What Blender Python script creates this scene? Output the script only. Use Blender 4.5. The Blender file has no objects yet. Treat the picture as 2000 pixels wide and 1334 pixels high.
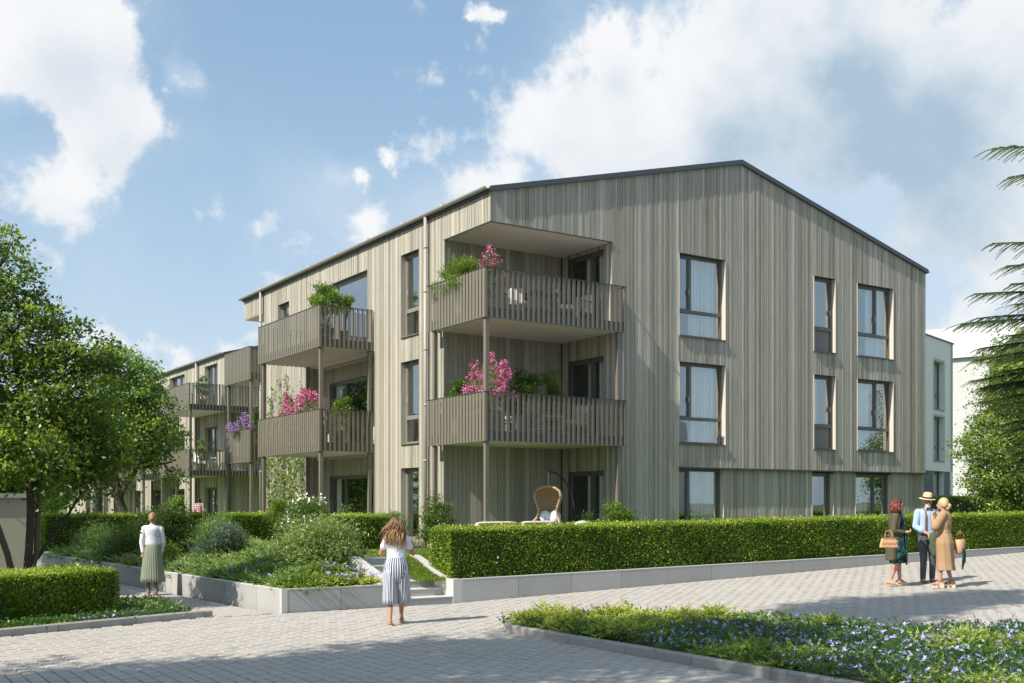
import bpy, math, random
import numpy as np
from mathutils import Vector, Matrix
R = math.radians
rnd = random.Random(11)
rng = np.random.default_rng(5)
S = bpy.context.scene
COL = S.collection

# ------------------------------------------------------------ camera
cam_d = bpy.data.cameras.new('camera'); cam = bpy.data.objects.new('camera', cam_d); COL.objects.link(cam)
cam.location = (-13.77, -21.74, 1.89)
cam.rotation_euler = (R(90), 0, R(-33.507))
cam_d.sensor_width = 36; cam_d.lens = 36*2114/2000; cam_d.shift_y = (983-667)/2000
cam_d.clip_start = 0.1; cam_d.clip_end = 6000
S.camera = cam
# ------------------------------------------------------------ light: sun direction of travel (1, .12, -.97)
LD = Vector((1.0, 0.115, -0.95)).normalized()
sun_d = bpy.data.lights.new('sun', 'SUN'); sun_d.energy = 4.8; sun_d.angle = R(0.5); sun_d.color = (1.0, 0.93, 0.82)
sun = bpy.data.objects.new('sun', sun_d); COL.objects.link(sun)
sun.rotation_euler = (-LD).to_track_quat('Z', 'Y').to_euler()
SUN_EL = math.asin(-LD.z); SUN_AZ = math.atan2(-LD.x, -LD.y)      # azimuth from +Y towards +X

S.render.engine = 'CYCLES'
S.cycles.max_bounces = 8; S.cycles.diffuse_bounces = 3; S.cycles.transparent_max_bounces = 12
S.view_settings.view_transform = 'Standard'; S.view_settings.look = 'None'
S.view_settings.exposure = 0.42; S.view_settings.gamma = 1.0
S.view_settings.use_curve_mapping = False

# ------------------------------------------------------------ node helpers
def nd(nt, typ, ins=None, **attrs):
    n = nt.nodes.new(typ)
    for k, v in attrs.items(): setattr(n, k, v)
    for k, v in (ins or {}).items():
        s = n.inputs[k]
        if isinstance(v, bpy.types.NodeSocket): nt.links.new(v, s)
        else: s.default_value = v
    return n
def mth(nt, op, a, b=None, c=None, clamp=False):
    n = nd(nt, 'ShaderNodeMath', operation=op, use_clamp=clamp)
    for i, v in enumerate((a, b, c)):
        if v is None: continue
        if isinstance(v, bpy.types.NodeSocket): nt.links.new(v, n.inputs[i])
        else: n.inputs[i].default_value = v
    return n.outputs[0]
def mixc(nt, f, a, b, bt='MIX'):
    n = nd(nt, 'ShaderNodeMix', data_type='RGBA', blend_type=bt)
    for s, v in ((n.inputs[0], f), (n.inputs[6], a), (n.inputs[7], b)):
        if isinstance(v, bpy.types.NodeSocket): nt.links.new(v, s)
        elif not hasattr(v, '__len__'): s.default_value = v
        else: s.default_value = (v[0], v[1], v[2], 1)
    return n.outputs[2]
def ramp(nt, fac, stops, interp='LINEAR'):
    n = nd(nt, 'ShaderNodeValToRGB', {'Fac': fac}); cr = n.color_ramp; cr.interpolation = interp
    while len(cr.elements) < len(stops): cr.elements.new(0.5)
    for e, (p, c) in zip(cr.elements, stops):
        e.position = p; e.color = (c[0], c[1], c[2], 1)
    return n.outputs[0]
def smooth01(nt, v, lo, hi):
    n = nd(nt, 'ShaderNodeMapRange', {'Value': v, 'From Min': lo, 'From Max': hi}, interpolation_type='SMOOTHSTEP')
    return n.outputs[0]

# ------------------------------------------------------------ world: Nishita sky with clouds by direction
W = bpy.data.worlds.new('World'); S.world = W; W.use_nodes = True
nt = W.node_tree; nt.nodes.clear()
SKY_STRENGTH = 0.13
sky = nd(nt, 'ShaderNodeTexSky', sky_type='NISHITA', sun_disc=False, sun_elevation=SUN_EL, sun_rotation=SUN_AZ,
         air_density=1.0, dust_density=1.6, ozone_density=1.6, altitude=200)
tc = nd(nt, 'ShaderNodeTexCoord'); vec = nd(nt, 'ShaderNodeVectorMath', {0: tc.outputs['Generated']}, operation='NORMALIZE').outputs[0]
def pxdir(px, py):
    r, u = (px-1000)/2114, (983-py)/2114
    c, s = math.cos(R(33.507)), math.sin(R(33.507))
    return Vector((c*r+s, -s*r+c, u)).normalized()
def noise(scale, detail, rough, v, dist=0.0):
    return nd(nt, 'ShaderNodeTexNoise', {'Vector': v, 'Scale': scale, 'Detail': detail, 'Roughness': rough, 'Distortion': dist}).outputs[0]
def shift(v, off): return nd(nt, 'ShaderNodeVectorMath', {0: v, 1: off}, operation='ADD').outputs[0]
def blobs(v, lst):
    tot = None
    for px, py, rad, w in lst:
        d = nd(nt, 'ShaderNodeVectorMath', {0: v, 1: pxdir(px, py)}, operation='DISTANCE').outputs['Value']
        g = mth(nt, 'POWER', math.e, mth(nt, 'MULTIPLY', mth(nt, 'MULTIPLY', d, d), -1/(rad/2114)**2))
        g = mth(nt, 'MULTIPLY', g, w)
        tot = g if tot is None else mth(nt, 'ADD', tot, g)
    return tot
CL = [(30, 50, 120, .44), (110, 150, 90, .34), (10, 320, 70, .20), (215, 255, 85, .36), (160, 345, 70, .24), (70, 262, 55, -.30), (140, 285, 30, -.12), (318, 135, 26, .40), (376, 145, 26, .40), (635, 350, 28, .40), (685, 350, 28, .42), (212, 65, 20, .25),
      (880, 400, 130, .26), (1040, 290, 120, .26), (1180, 210, 140, .28), (1330, 150, 190, .30), (1560, 90, 240, .30), (1620, 280, 130, .20),
      (1900, 120, 260, .26), (1960, 460, 180, .28), (1830, 300, 120, .12), (700, 460, 60, .14), (590, 420, 80, .15), (430, 660, 75, .24), (330, 700, 60, .20), (1870, 700, 60, .2),
      (1180, 75, 26, .40), (962, 28, 24, .40), (760, 330, 16, .25),
      (500, 100, 240, -.22), (800, 170, 190, -.16), (1360, 330, 100, -.10), (1820, 560, 60, -.10), (550, 560, 90, -.03)]
warp = nd(nt, 'ShaderNodeTexNoise', {'Vector': vec, 'Scale': 9.0, 'Detail': 6.0, 'Roughness': .6}).outputs['Color']
warp = nd(nt, 'ShaderNodeVectorMath', {0: warp, 1: (.5, .5, .5)}, operation='SUBTRACT').outputs[0]
warp = nd(nt, 'ShaderNodeVectorMath', {0: warp, 'Scale': .10}, operation='SCALE').outputs[0]
vw = nd(nt, 'ShaderNodeVectorMath', {0: vec, 1: warp}, operation='ADD').outputs[0]
B0 = blobs(vw, CL)
n1 = noise(7.5, 14, .60, vec, .15)
dens = mth(nt, 'ADD', mth(nt, 'MULTIPLY', mth(nt, 'SUBTRACT', n1, .5), 1.75), B0)
mask = smooth01(nt, dens, .10, .29)
thin = smooth01(nt, mth(nt, 'ADD', mth(nt, 'MULTIPLY', mth(nt, 'SUBTRACT', noise(2.6, 10, .62, vec, .5), .5), 1.1), mth(nt, 'MULTIPLY', B0, .8)), -.16, .40)
# cloud shading: density towards the sun and towards the zenith makes bases greyer
n2 = noise(7.5, 7, .55, shift(vec, (-.022, -.006, .030)), .15)
dens2 = mth(nt, 'ADD', mth(nt, 'MULTIPLY', mth(nt, 'SUBTRACT', n2, .5), 1.9), mth(nt, 'MULTIPLY', blobs(shift(vec, (-.022, -.006, .030)), CL), .8))
shade = smooth01(nt, dens2, .02, .75)
grey = blobs(vw, [(1560, 330, 190, 1.0), (1750, 230, 220, .9), (1880, 380, 170, .8), (1400, 260, 90, .6), (1800, 520, 120, .5), (80, 250, 110, .30)])
gn = noise(5.0, 9, .58, shift(vec, (3.1, 1.7, .4)), .5)
grey = smooth01(nt, mth(nt, 'ADD', grey, mth(nt, 'MULTIPLY', mth(nt, 'SUBTRACT', gn, .5), 3.4)), .10, 2.1)
shade = mth(nt, 'MULTIPLY', shade, .45)
shade = mth(nt, 'ADD', shade, mth(nt, 'MULTIPLY', grey, .85))
shade = mth(nt, 'MINIMUM', shade, 1.0)
CK = 1/SKY_STRENGTH
ccol = mixc(nt, shade, (0.70*CK, 0.71*CK, 0.725*CK), (0.31*CK, 0.42*CK, 0.52*CK))
skyc = mixc(nt, .50, sky.outputs[0], (.285*CK, .44*CK, .575*CK))
haz = nd(nt, 'ShaderNodeSeparateXYZ', {0: vec}).outputs[2]
hz = smooth01(nt, haz, .42, .02)
base = mixc(nt, mth(nt, 'MULTIPLY', hz, .60), skyc, (0.46*CK, 0.56*CK, 0.65*CK))
base = mixc(nt, mth(nt, 'MULTIPLY', thin, .75), base, (0.50*CK, 0.58*CK, 0.66*CK))
fin = mixc(nt, mask, base, ccol)
bg = nd(nt, 'ShaderNodeBackground', {'Color': fin, 'Strength': SKY_STRENGTH})
nd(nt, 'ShaderNodeOutputWorld', {'Surface': bg.outputs[0]})

# ------------------------------------------------------------ materials
MATS = {}
def mat(name, stops, rough=.7, scale=(4, 4, 4), amt=.0, det=5, bump=0.0, bscale=None, metal=0.0, spec=.5, transl=0.0, sheen=0, big=0.0, bigs=.6):
    """procedural: ramp over tone attribute + noise; bump from noise; optional translucency"""
    m = bpy.data.materials.new(name); m.use_nodes = True; t = m.node_tree; t.nodes.clear()
    at = nd(t, 'ShaderNodeAttribute', attribute_name='tone').outputs['Fac']
    geo = nd(t, 'ShaderNodeTexCoord').outputs['Object']
    mp = nd(t, 'ShaderNodeMapping', {'Vector': geo, 'Scale': scale}).outputs[0]
    nz = nd(t, 'ShaderNodeTexNoise', {'Vector': mp, 'Scale': 1.0, 'Detail': det, 'Roughness': .6})
    f = mth(t, 'ADD', at, mth(t, 'MULTIPLY', mth(t, 'SUBTRACT', nz.outputs[0], .5), amt*2))
    if big:
        nb = nd(t, 'ShaderNodeTexNoise', {'Vector': geo, 'Scale': bigs, 'Detail': 4.0, 'Roughness': .55})
        f = mth(t, 'ADD', f, mth(t, 'MULTIPLY', mth(t, 'SUBTRACT', nb.outputs[0], .5), big*2))
    f = mth(t, 'ADD', f, 0, clamp=True)
    if len(stops) == 1: stops = [(0, tuple(c*.88 for c in stops[0][1])), (1, tuple(min(1, c*1.12) for c in stops[0][1]))]
    col = ramp(t, f, stops)
    p = nd(t, 'ShaderNodeBsdfPrincipled', {'Base Color': col, 'Roughness': rough, 'Metallic': metal, 'Specular IOR Level': spec})
    if sheen: p.inputs['Sheen Weight'].default_value = sheen
    if bump:
        mb_ = nd(t, 'ShaderNodeMapping', {'Vector': geo, 'Scale': bscale or scale}).outputs[0]
        nb2 = nd(t, 'ShaderNodeTexNoise', {'Vector': mb_, 'Scale': 1.0, 'Detail': 6.0, 'Roughness': .65})
        b = nd(t, 'ShaderNodeBump', {'Height': nb2.outputs[0], 'Strength': bump, 'Distance': .02})
        t.links.new(b.outputs[0], p.inputs['Normal'])
    out = p.outputs[0]
    if transl:
        tr = nd(t, 'ShaderNodeBsdfTranslucent', {'Color': mixc(t, .6, col, (.30, .42, .05))})
        out = nd(t, 'ShaderNodeMixShader', {0: transl, 1: out, 2: tr.outputs[0]}).outputs[0]
    nd(t, 'ShaderNodeOutputMaterial', {'Surface': out})
    MATS[name] = m; return m
mat('wood', [(0, (.135, .122, .092)), (.30, (.310, .287, .230)), (.60, (.435, .407, .338)), (1, (.655, .63, .56))], .75, (95, 95, 1.5), .56, 9, .4, (90, 90, 2.2), big=.10, bigs=.45)
mat('wood_core', [(0, (.07, .06, .05)), (1, (.09, .08, .065))], .9)
mat('render_cream', [(0, (.64, .60, .54)), (1, (.71, .67, .61))], .9, (30, 30, 30), .3, 4, .15, (150, 150, 150))
mat('render_reveal', [(0, (.56, .49, .41)), (1, (.64, .57, .48))], .85, (30, 30, 30), .2)
mat('bronze_slat', [(0, (.185, .165, .128)), (1, (.225, .203, .160))], .45, (3, 3, 3), .2, metal=.15, spec=.4)
mat('dark_metal', [(0, (.075, .078, .075)), (1, (.10, .10, .095))], .4, metal=.2)
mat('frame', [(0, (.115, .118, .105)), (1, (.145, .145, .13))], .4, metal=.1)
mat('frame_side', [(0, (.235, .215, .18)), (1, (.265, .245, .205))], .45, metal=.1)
mat('pipe', [(0, (.30, .285, .26)), (1, (.42, .405, .375))], .5, metal=.05)
mat('roof_metal', [(0, (.08, .09, .10)), (1, (.11, .12, .13))], .5, metal=.3)
mat('interior', [(0, (.42, .39, .35)), (1, (.5, .47, .43))], .9)
mat('curtain', [(0, (.50, .50, .49)), (1, (.90, .90, .89))], .9, transl=.0)
mat('panel_grey', [(0, (.17, .175, .165)), (1, (.19, .195, .185))], .6)
mat('concrete', [(0, (.30, .30, .295)), (.5, (.385, .385, .375)), (1, (.47, .47, .46))], .8, (1.6, 1.6, 1.6), .38, 7, .15, (60, 60, 60))
mat('concrete_cap', [(0, (.46, .455, .44)), (1, (.55, .545, .53))], .8, (6, 6, 6), .3, 6)
mat('kerb', [(0, (.28, .265, .245)), (1, (.37, .355, .33))], .85, (9, 9, 9), .35, 8, .25, (120, 120, 120))
mat('paver', [(0, (.36, .335, .305)), (.5, (.415, .385, .35)), (1, (.47, .44, .405))], .85, (10, 10, 10), .16, 8, .25, (160, 160, 160), big=.34, bigs=.45)
mat('joint', [(0, (.10, .092, .08)), (1, (.13, .12, .105))], .95)
mat('soil', [(0, (.03, .04, .02)), (1, (.06, .065, .03))], .95, (5, 5, 5), .5, 6, .6)
mat('lawn', [(0, (.07, .115, .022)), (.5, (.11, .17, .03)), (1, (.17, .22, .05))], .9, (8, 8, 8), .5, 8, .6, (60, 60, 60), big=.3, bigs=.6)
mat('far_grass', [(0, (.06, .09, .02)), (1, (.10, .13, .035))], .95, (.5, .5, .5), .4)
mat('bark', [(0, (.035, .026, .020)), (1, (.12, .095, .075))], .9, (10, 10, 2), .5, 8, .8, (40, 40, 8))
LEAFS = {
 'leaf_hedge': [(0, (.03, .075, .006)), (.38, (.14, .26, .016)), (.72, (.38, .50, .045)), (1, (.72, .74, .16))],
 'leaf_tree': [(0, (.028, .068, .012)), (.38, (.13, .24, .028)), (.72, (.42, .48, .035)), (1, (.74, .66, .06))],
 'leaf_tree_b': [(0, (.035, .095, .018)), (.42, (.17, .31, .045)), (.8, (.40, .54, .08)), (1, (.58, .66, .14))],
 'leaf_right': [(0, (.04, .09, .014)), (.45, (.19, .30, .045)), (1, (.55, .62, .18))],
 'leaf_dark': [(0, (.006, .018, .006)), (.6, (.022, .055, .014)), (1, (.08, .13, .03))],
 'juniper': [(0, (.03, .075, .014)), (.45, (.15, .27, .04)), (1, (.58, .66, .14))],
 'juniper_green': [(0, (.025, .065, .022)), (.45, (.13, .24, .065)), (1, (.42, .55, .20))],
 'juniper_gold': [(0, (.07, .12, .015)), (.45, (.32, .40, .05)), (1, (.80, .82, .16))],
 'vinca': [(0, (.015, .05, .018)), (.6, (.05, .14, .035)), (1, (.12, .26, .06))],
 'feather': [(0, (.05, .095, .02)), (.45, (.24, .33, .09)), (1, (.62, .70, .30))],
 'blue_leaf': [(0, (.03, .055, .045)), (.6, (.09, .14, .12)), (1, (.26, .33, .31))],
 'leaf_bright': [(0, (.05, .12, .01)), (.5, (.13, .24, .025)), (1, (.36, .42, .05))],
 'leaf_shrub': [(0, (.022, .055, .012)), (.55, (.08, .155, .03)), (1, (.24, .32, .09))],
}
for k, st in LEAFS.items(): mat(k, st, .38, (3, 3, 3), .12, 2, spec=.5, transl=.42)
mat('pink', [(0, (.42, .06, .20)), (.55, (.64, .16, .34)), (1, (.84, .44, .56))], .7, transl=.0)
mat('lilac', [(0, (.18, .15, .42)), (.6, (.33, .30, .62)), (1, (.62, .60, .80))], .7)
mat('lavender', [(0, (.26, .14, .38)), (1, (.50, .36, .62))], .8)
mat('white_flower', [(0, (.62, .60, .48)), (1, (.85, .84, .75))], .7)
mat('teak', [(0, (.36, .19, .08)), (1, (.50, .29, .13))], .55, (20, 20, 2), .4)
mat('driftwood', [(0, (.30, .22, .16)), (1, (.42, .33, .25))], .6, (20, 20, 2), .3)
mat('cushion', [(0, (.48, .455, .41)), (1, (.60, .575, .53))], .95, (5, 5, 5), .3)
mat('cushion_blue', [(0, (.50, .53, .56)), (1, (.70, .73, .75))], .95, (8, 8, 8), .4, bump=.4)
mat('wicker', [(0, (.26, .17, .09)), (1, (.46, .33, .20))], .7, (60, 60, 60), .5, 3, .8)
mat('planter', [(0, (.16, .15, .145)), (1, (.22, .21, .20))], .7)
mat('pot_light', [(0, (.32, .29, .27)), (1, (.38, .35, .33))], .8)
mat('stucco_grey', [(0, (.78, .76, .70)), (1, (.84, .82, .76))], .9, (20, 20, 20), .3)
mat('stucco_beige', [(0, (.52, .47, .35)), (1, (.60, .55, .42))], .9, (20, 20, 20), .3)
mat('hazed_wall', [(0, (.47, .47, .47)), (1, (.53, .53, .53))], .9)  # distant house wall: haze is put into the colour
mat('hazed_trim', [(0, (.62, .64, .67)), (1, (.68, .70, .73))], .9)  # its trim and windows, haze put into the colour too
mat('lamp_white', [(0, (.75, .74, .70)), (1, (.80, .79, .75))], .5)
mat('skin', [(0, (.50, .28, .19)), (1, (.60, .36, .26))], .5, spec=.3)
mat('skin_tan', [(0, (.42, .22, .14)), (1, (.50, .27, .18))], .5, spec=.3)
mat('skin_dark', [(0, (.16, .08, .05)), (1, (.2, .1, .06))], .5)
mat('white_cloth', [(0, (.70, .70, .74)), (1, (.82, .82, .85))], .9, (12, 12, 12), .4, bump=.3)
mat('sage', [(0, (.19, .22, .16)), (1, (.27, .30, .22))], .9, (12, 12, 4), .3)
mat('olive', [(0, (.085, .078, .045)), (1, (.12, .11, .065))], .9, (12, 12, 12), .3)
mat('tan_cloth', [(0, (.38, .24, .13)), (1, (.50, .34, .20))], .9, (10, 10, 10), .4, bump=.2)
mat('shirt_blue', [(0, (.36, .50, .68)), (1, (.50, .64, .80))], .9, (14, 14, 14), .4, bump=.2)
mat('brown_leather', [(0, (.30, .15, .07)), (1, (.36, .19, .10))], .5)
mat('tan_leather', [(0, (.55, .30, .15)), (1, (.66, .39, .22))], .45)
mat('beige_shoe', [(0, (.58, .42, .30)), (1, (.66, .50, .37))], .4)
mat('boot', [(0, (.13, .125, .085)), (1, (.17, .16, .11))], .6)
mat('straw', [(0, (.62, .46, .26)), (1, (.74, .58, .36))], .8, (60, 60, 60), .4)
mat('black', [(0, (.012, .013, .016)), (1, (.02, .022, .026))], .6)
mat('hair_brown', [(0, (.07, .032, .014)), (.5, (.22, .11, .045)), (1, (.52, .33, .16))], .45)
mat('hair_red', [(0, (.06, .012, .008)), (.5, (.16, .028, .015)), (1, (.27, .07, .04))], .45)
mat('hair_blond', [(0, (.50, .38, .20)), (1, (.80, .68, .46))], .5)
mat('hair_gold', [(0, (.30, .17, .07)), (1, (.52, .34, .15))], .5)
mat('hair_white', [(0, (.60, .58, .55)), (1, (.75, .73, .70))], .7)
mat('hair_black', [(0, (.02, .014, .01)), (1, (.05, .03, .02))], .6)
mat('lip', [(0, (.45, .10, .09)), (1, (.5, .13, .11))], .5)
mat('green_jacket', [(0, (.05, .085, .045)), (1, (.08, .12, .06))], .9)
mat('chain', [(0, (.45, .45, .45)), (1, (.5, .5, .5))], .3, metal=.9)

def pattern_mat(name, build, rough=.9):
    m = bpy.data.materials.new(name); m.use_nodes = True; t = m.node_tree; t.nodes.clear()
    at = nd(t, 'ShaderNodeAttribute', attribute_name='tone').outputs['Fac']
    ob = nd(t, 'ShaderNodeTexCoord').outputs['Object']
    col = build(t, at, nd(t, 'ShaderNodeSeparateXYZ', {0: ob}).outputs, ob)
    p = nd(t, 'ShaderNodeBsdfPrincipled', {'Base Color': col, 'Roughness': rough})
    nd(t, 'ShaderNodeOutputMaterial', {'Surface': p.outputs[0]}); MATS[name] = m
def stripes(t, at, xyz, ob):
    f = mth(t, 'FRACT', mth(t, 'MULTIPLY', at, 30.0)); return mixc(t, mth(t, 'GREATER_THAN', f, .46), (.68, .69, .72), (.06, .085, .15))
pattern_mat('stripes', stripes)
def plaid(k, a, b, c):
    def fn(t, at, xyz, ob):
        fx = mth(t, 'GREATER_THAN', mth(t, 'FRACT', mth(t, 'MULTIPLY', mth(t, 'ADD', xyz[0], xyz[1]), k)), .55)
        fz = mth(t, 'GREATER_THAN', mth(t, 'FRACT', mth(t, 'MULTIPLY', xyz[2], k)), .55)
        return mixc(t, fz, mixc(t, fx, a, b), mixc(t, fx, b, c))
    return fn
pattern_mat('plaid_red', plaid(11, (.72, .68, .70), (.45, .14, .16), (.14, .05, .10)))
pattern_mat('plaid_dark', plaid(45, (.055, .06, .075), (.085, .09, .105), (.12, .125, .135)))
def teal(t, at, xyz, ob):
    n = nd(t, 'ShaderNodeTexNoise', {'Vector': ob, 'Scale': 14.0, 'Detail': 2.0, 'Distortion': 1.5}).outputs[0]
    return ramp(t, n, [(0, (.008, .010, .014)), (.54, (.010, .014, .018)), (.58, (.01, .16, .14)), (.68, (.02, .22, .20)), (.72, (.01, .02, .04))])
pattern_mat('teal_print', teal)
def weave(t, at, xyz, ob):
    w = nd(t, 'ShaderNodeTexBrick', {'Vector': ob, 'Scale': 9.0, 'Mortar Size': .02}); 
    return mixc(t, .35, (.58, .31, .16), w.outputs[0], 'MULTIPLY')
def brickdark(t, at, xyz, ob):
    v = nd(t, 'ShaderNodeCombineXYZ', {0: mth(t, 'ADD', xyz[0], mth(t, 'MULTIPLY', xyz[1], .3)), 1: xyz[2]}).outputs[0]
    return nd(t, 'ShaderNodeTexBrick', {'Vector': v, 'Scale': 4.0, 'Color1': (.13, .14, .14, 1), 'Color2': (.20, .205, .20, 1), 'Mortar': (.08, .08, .08, 1), 'Mortar Size': .012}).outputs[0]
pattern_mat('brick_dark', brickdark)
def glass_mat(name, refl, tint, k=1.0):
    m = bpy.data.materials.new(name); m.use_nodes = True; t = m.node_tree; t.nodes.clear()
    fr = mth(t, 'ADD', mth(t, 'MULTIPLY', mth(t, 'POWER', nd(t, 'ShaderNodeLayerWeight', {'Blend': .5}).outputs['Facing'], 4.0), .9), .03)
    f = mth(t, 'ADD', mth(t, 'MULTIPLY', fr, k), refl, clamp=True)
    g = nd(t, 'ShaderNodeBsdfGlossy', {'Color': (.93, .96, .98, 1), 'Roughness': .012})
    nz = nd(t, 'ShaderNodeTexNoise', {'Vector': nd(t, 'ShaderNodeTexCoord').outputs['Object'], 'Scale': .9, 'Detail': 1.0}).outputs[0]
    b = nd(t, 'ShaderNodeBump', {'Height': nz, 'Strength': .05, 'Distance': .05}); t.links.new(b.outputs[0], g.inputs['Normal'])
    tr = nd(t, 'ShaderNodeBsdfTransparent', {'Color': (*tint, 1)})
    mx = nd(t, 'ShaderNodeMixShader', {0: f, 1: tr.outputs[0], 2: g.outputs[0]})
    nd(t, 'ShaderNodeOutputMaterial', {'Surface': mx.outputs[0]}); MATS[name] = m
glass_mat('glass', .185, (.95, .98, .97))
glass_mat('glass_shade', .03, (.95, .98, .97))

# ------------------------------------------------------------ mesh helpers
class MB:
    def __init__(s): s.v = []; s.f = []; s.t = []; s.sm = []
    def add(s, vs, fs, tone=.5, smooth=False):
        o = len(s.v); s.v += [tuple(p) for p in vs]; s.f += [tuple(o+i for i in q) for q in fs]
        s.t += list(tone) if hasattr(tone, '__len__') else [tone]*len(vs); s.sm += [smooth]*len(fs); return s
    def box(s, a, b, tone=.5):
        x0, y0, z0 = a; x1, y1, z1 = b
        return s.add([(x0, y0, z0), (x1, y0, z0), (x1, y1, z0), (x0, y1, z0), (x0, y0, z1), (x1, y0, z1), (x1, y1, z1), (x0, y1, z1)],
                     [(0, 3, 2, 1), (4, 5, 6, 7), (0, 1, 5, 4), (1, 2, 6, 5), (2, 3, 7, 6), (3, 0, 4, 7)], tone)
    def hexa(s, p, tone=.5):
        return s.add(p, [(0, 3, 2, 1), (4, 5, 6, 7), (0, 1, 5, 4), (1, 2, 6, 5), (2, 3, 7, 6), (3, 0, 4, 7)], tone)
    def tube(s, pts, rad, n=8, tone=.5, cap=True):
        pts = [Vector(p) for p in pts]; rad = rad if hasattr(rad, '__len__') else [rad]*len(pts)
        vs = []; 
        for i, p in enumerate(pts):
            d = (pts[min(i+1, len(pts)-1)]-pts[max(i-1, 0)]).normalized()
            a = d.cross(Vector((0, 0, 1)) if abs(d.z) < .95 else Vector((1, 0, 0))).normalized(); b = d.cross(a)
            vs += [p+(a*math.cos(2*math.pi*k/n)+b*math.sin(2*math.pi*k/n))*rad[i] for k in range(n)]
        fs = [(i*n+k, i*n+(k+1) % n, (i+1)*n+(k+1) % n, (i+1)*n+k) for i in range(len(pts)-1) for k in range(n)]
        if cap: fs += [tuple(range(n))[::-1], tuple((len(pts)-1)*n+k for k in range(n))]
        return s.add(vs, fs, tone, True)
    def ell(s, c, r, tone=.5, n=12, m=8, rot=None, e=1.0):
        vs = []; c = Vector(c)
        for i in range(m+1):
            th = math.pi*i/m
            for k in range(n):
                ph = 2*math.pi*k/n; g = lambda x: math.copysign(abs(x)**e, x); v = Vector((r[0]*g(math.sin(th))*g(math.cos(ph)), r[1]*g(math.sin(th))*g(math.sin(ph)), r[2]*g(math.cos(th))))
                if rot: v = rot @ v
                vs.append(c+v)
        fs = [(i*n+k, (i+1)*n+k, (i+1)*n+(k+1) % n, i*n+(k+1) % n) for i in range(m) for k in range(n)]
        return s.add(vs, fs, tone, True)
    def cap(s, a, b, ra, rb, n=12, tone=.5):
        a = Vector(a); b = Vector(b); d = (b-a); L = d.length or 1e-6; d = d/L
        ts = [(-ra*.92, ra*.38), (-ra*.6, ra*.8), (0, ra), (L, rb), (L+rb*.6, rb*.8), (L+rb*.92, rb*.38)]
        return s.tube([a+d*t for t, _ in ts], [r for _, r in ts], n, tone)
    def loft(s, rings, n=48, fold=None, capt=False, toneu=False, tone=.5, open_seam=True):
        """rings: (cx,cy,cz,rx,ry); fold(i,theta)->radius factor"""
        vs = []; tn = []; m = n+1
        for i, (cx, cy, cz, rx, ry) in enumerate(rings):
            for k in range(m):
                th = 2*math.pi*(k % n)/n; f = fold(i, th) if fold else 1
                vs.append((cx+rx*f*math.cos(th), cy+ry*f*math.sin(th), cz)); tn.append(k/n if toneu else tone)
        fs = [(i*m+k, i*m+k+1, (i+1)*m+k+1, (i+1)*m+k) for i in range(len(rings)-1) for k in range(n)]
        if capt: fs += [tuple(range(n))[::-1], tuple((len(rings)-1)*m+k for k in range(n))]
        return s.add(vs, fs, tn, True)
    def prism(s, poly, z0, z1, tone=.5):
        n = len(poly); vs = [(x, y, z0) for x, y in poly]+[(x, y, z1) for x, y in poly]
        return s.add(vs, [tuple(range(n))[::-1], tuple(range(n, 2*n))]+[(i, (i+1) % n, n+(i+1) % n, n+i) for i in range(n)], tone)
    def mesh(s, name, m):
        me = bpy.data.meshes.new(name); me.from_pydata(s.v, [], s.f)
        a = me.attributes.new('tone', 'FLOAT', 'POINT'); a.data.foreach_set('value', s.t)
        me.polygons.foreach_set('use_smooth', s.sm)
        me.materials.append(MATS[m]); me.update(); return me
    def build(s, name, m, parent=None, loc=None):
        o = bpy.data.objects.new(name, s.mesh(name, m)); COL.objects.link(o)
        if parent: o.parent = parent
        if loc: o.location = loc
        return o
def tag(o, label, cat, group=None):
    o['label'] = label; o['category'] = cat
    if group: o['group'] = group
    return o
def thing(name, label, cat, loc=(0, 0, 0), rz=0, group=None, scale=1):
    o = bpy.data.objects.new(name, None); COL.objects.link(o); o.location = loc; o.rotation_euler = (0, 0, rz); o.scale = (scale,)*3
    o.empty_display_size = .2
    return tag(o, label, cat, group)
def struct(o): o['kind'] = 'structure'; return o
def stuff(o): o['kind'] = 'stuff'; return o
def inst(me, name, parent, loc=(0, 0, 0), rot=None, scale=None):
    o = bpy.data.objects.new(name, me); COL.objects.link(o); o.parent = parent; o.location = loc
    if rot: o.rotation_euler = rot
    if scale: o.scale = scale
    return o
def npmesh(name, V, F4, tone, m, parent=None, smooth=False):
    me = bpy.data.meshes.new(name); nv = len(V); nf = len(F4); k = F4.shape[1]
    me.vertices.add(nv); me.vertices.foreach_set('co', V.astype(np.float32).ravel())
    me.loops.add(nf*k); me.loops.foreach_set('vertex_index', F4.astype(np.int32).ravel())
    me.polygons.add(nf); me.polygons.foreach_set('loop_start', np.arange(0, nf*k, k, dtype=np.int32))
    try: me.polygons.foreach_set('loop_total', np.full(nf, k, dtype=np.int32))
    except Exception: pass
    a = me.attributes.new('tone', 'FLOAT', 'POINT'); a.data.foreach_set('value', tone.astype(np.float32))
    me.materials.append(MATS[m]); me.update(calc_edges=True)
    if smooth: me.polygons.foreach_set('use_smooth', np.ones(nf, dtype=bool))
    o = bpy.data.objects.new(name, me); COL.objects.link(o)
    if parent: o.parent = parent
    return o
def unit(a): return a/np.maximum(np.linalg.norm(a, axis=-1, keepdims=True), 1e-9)
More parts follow.
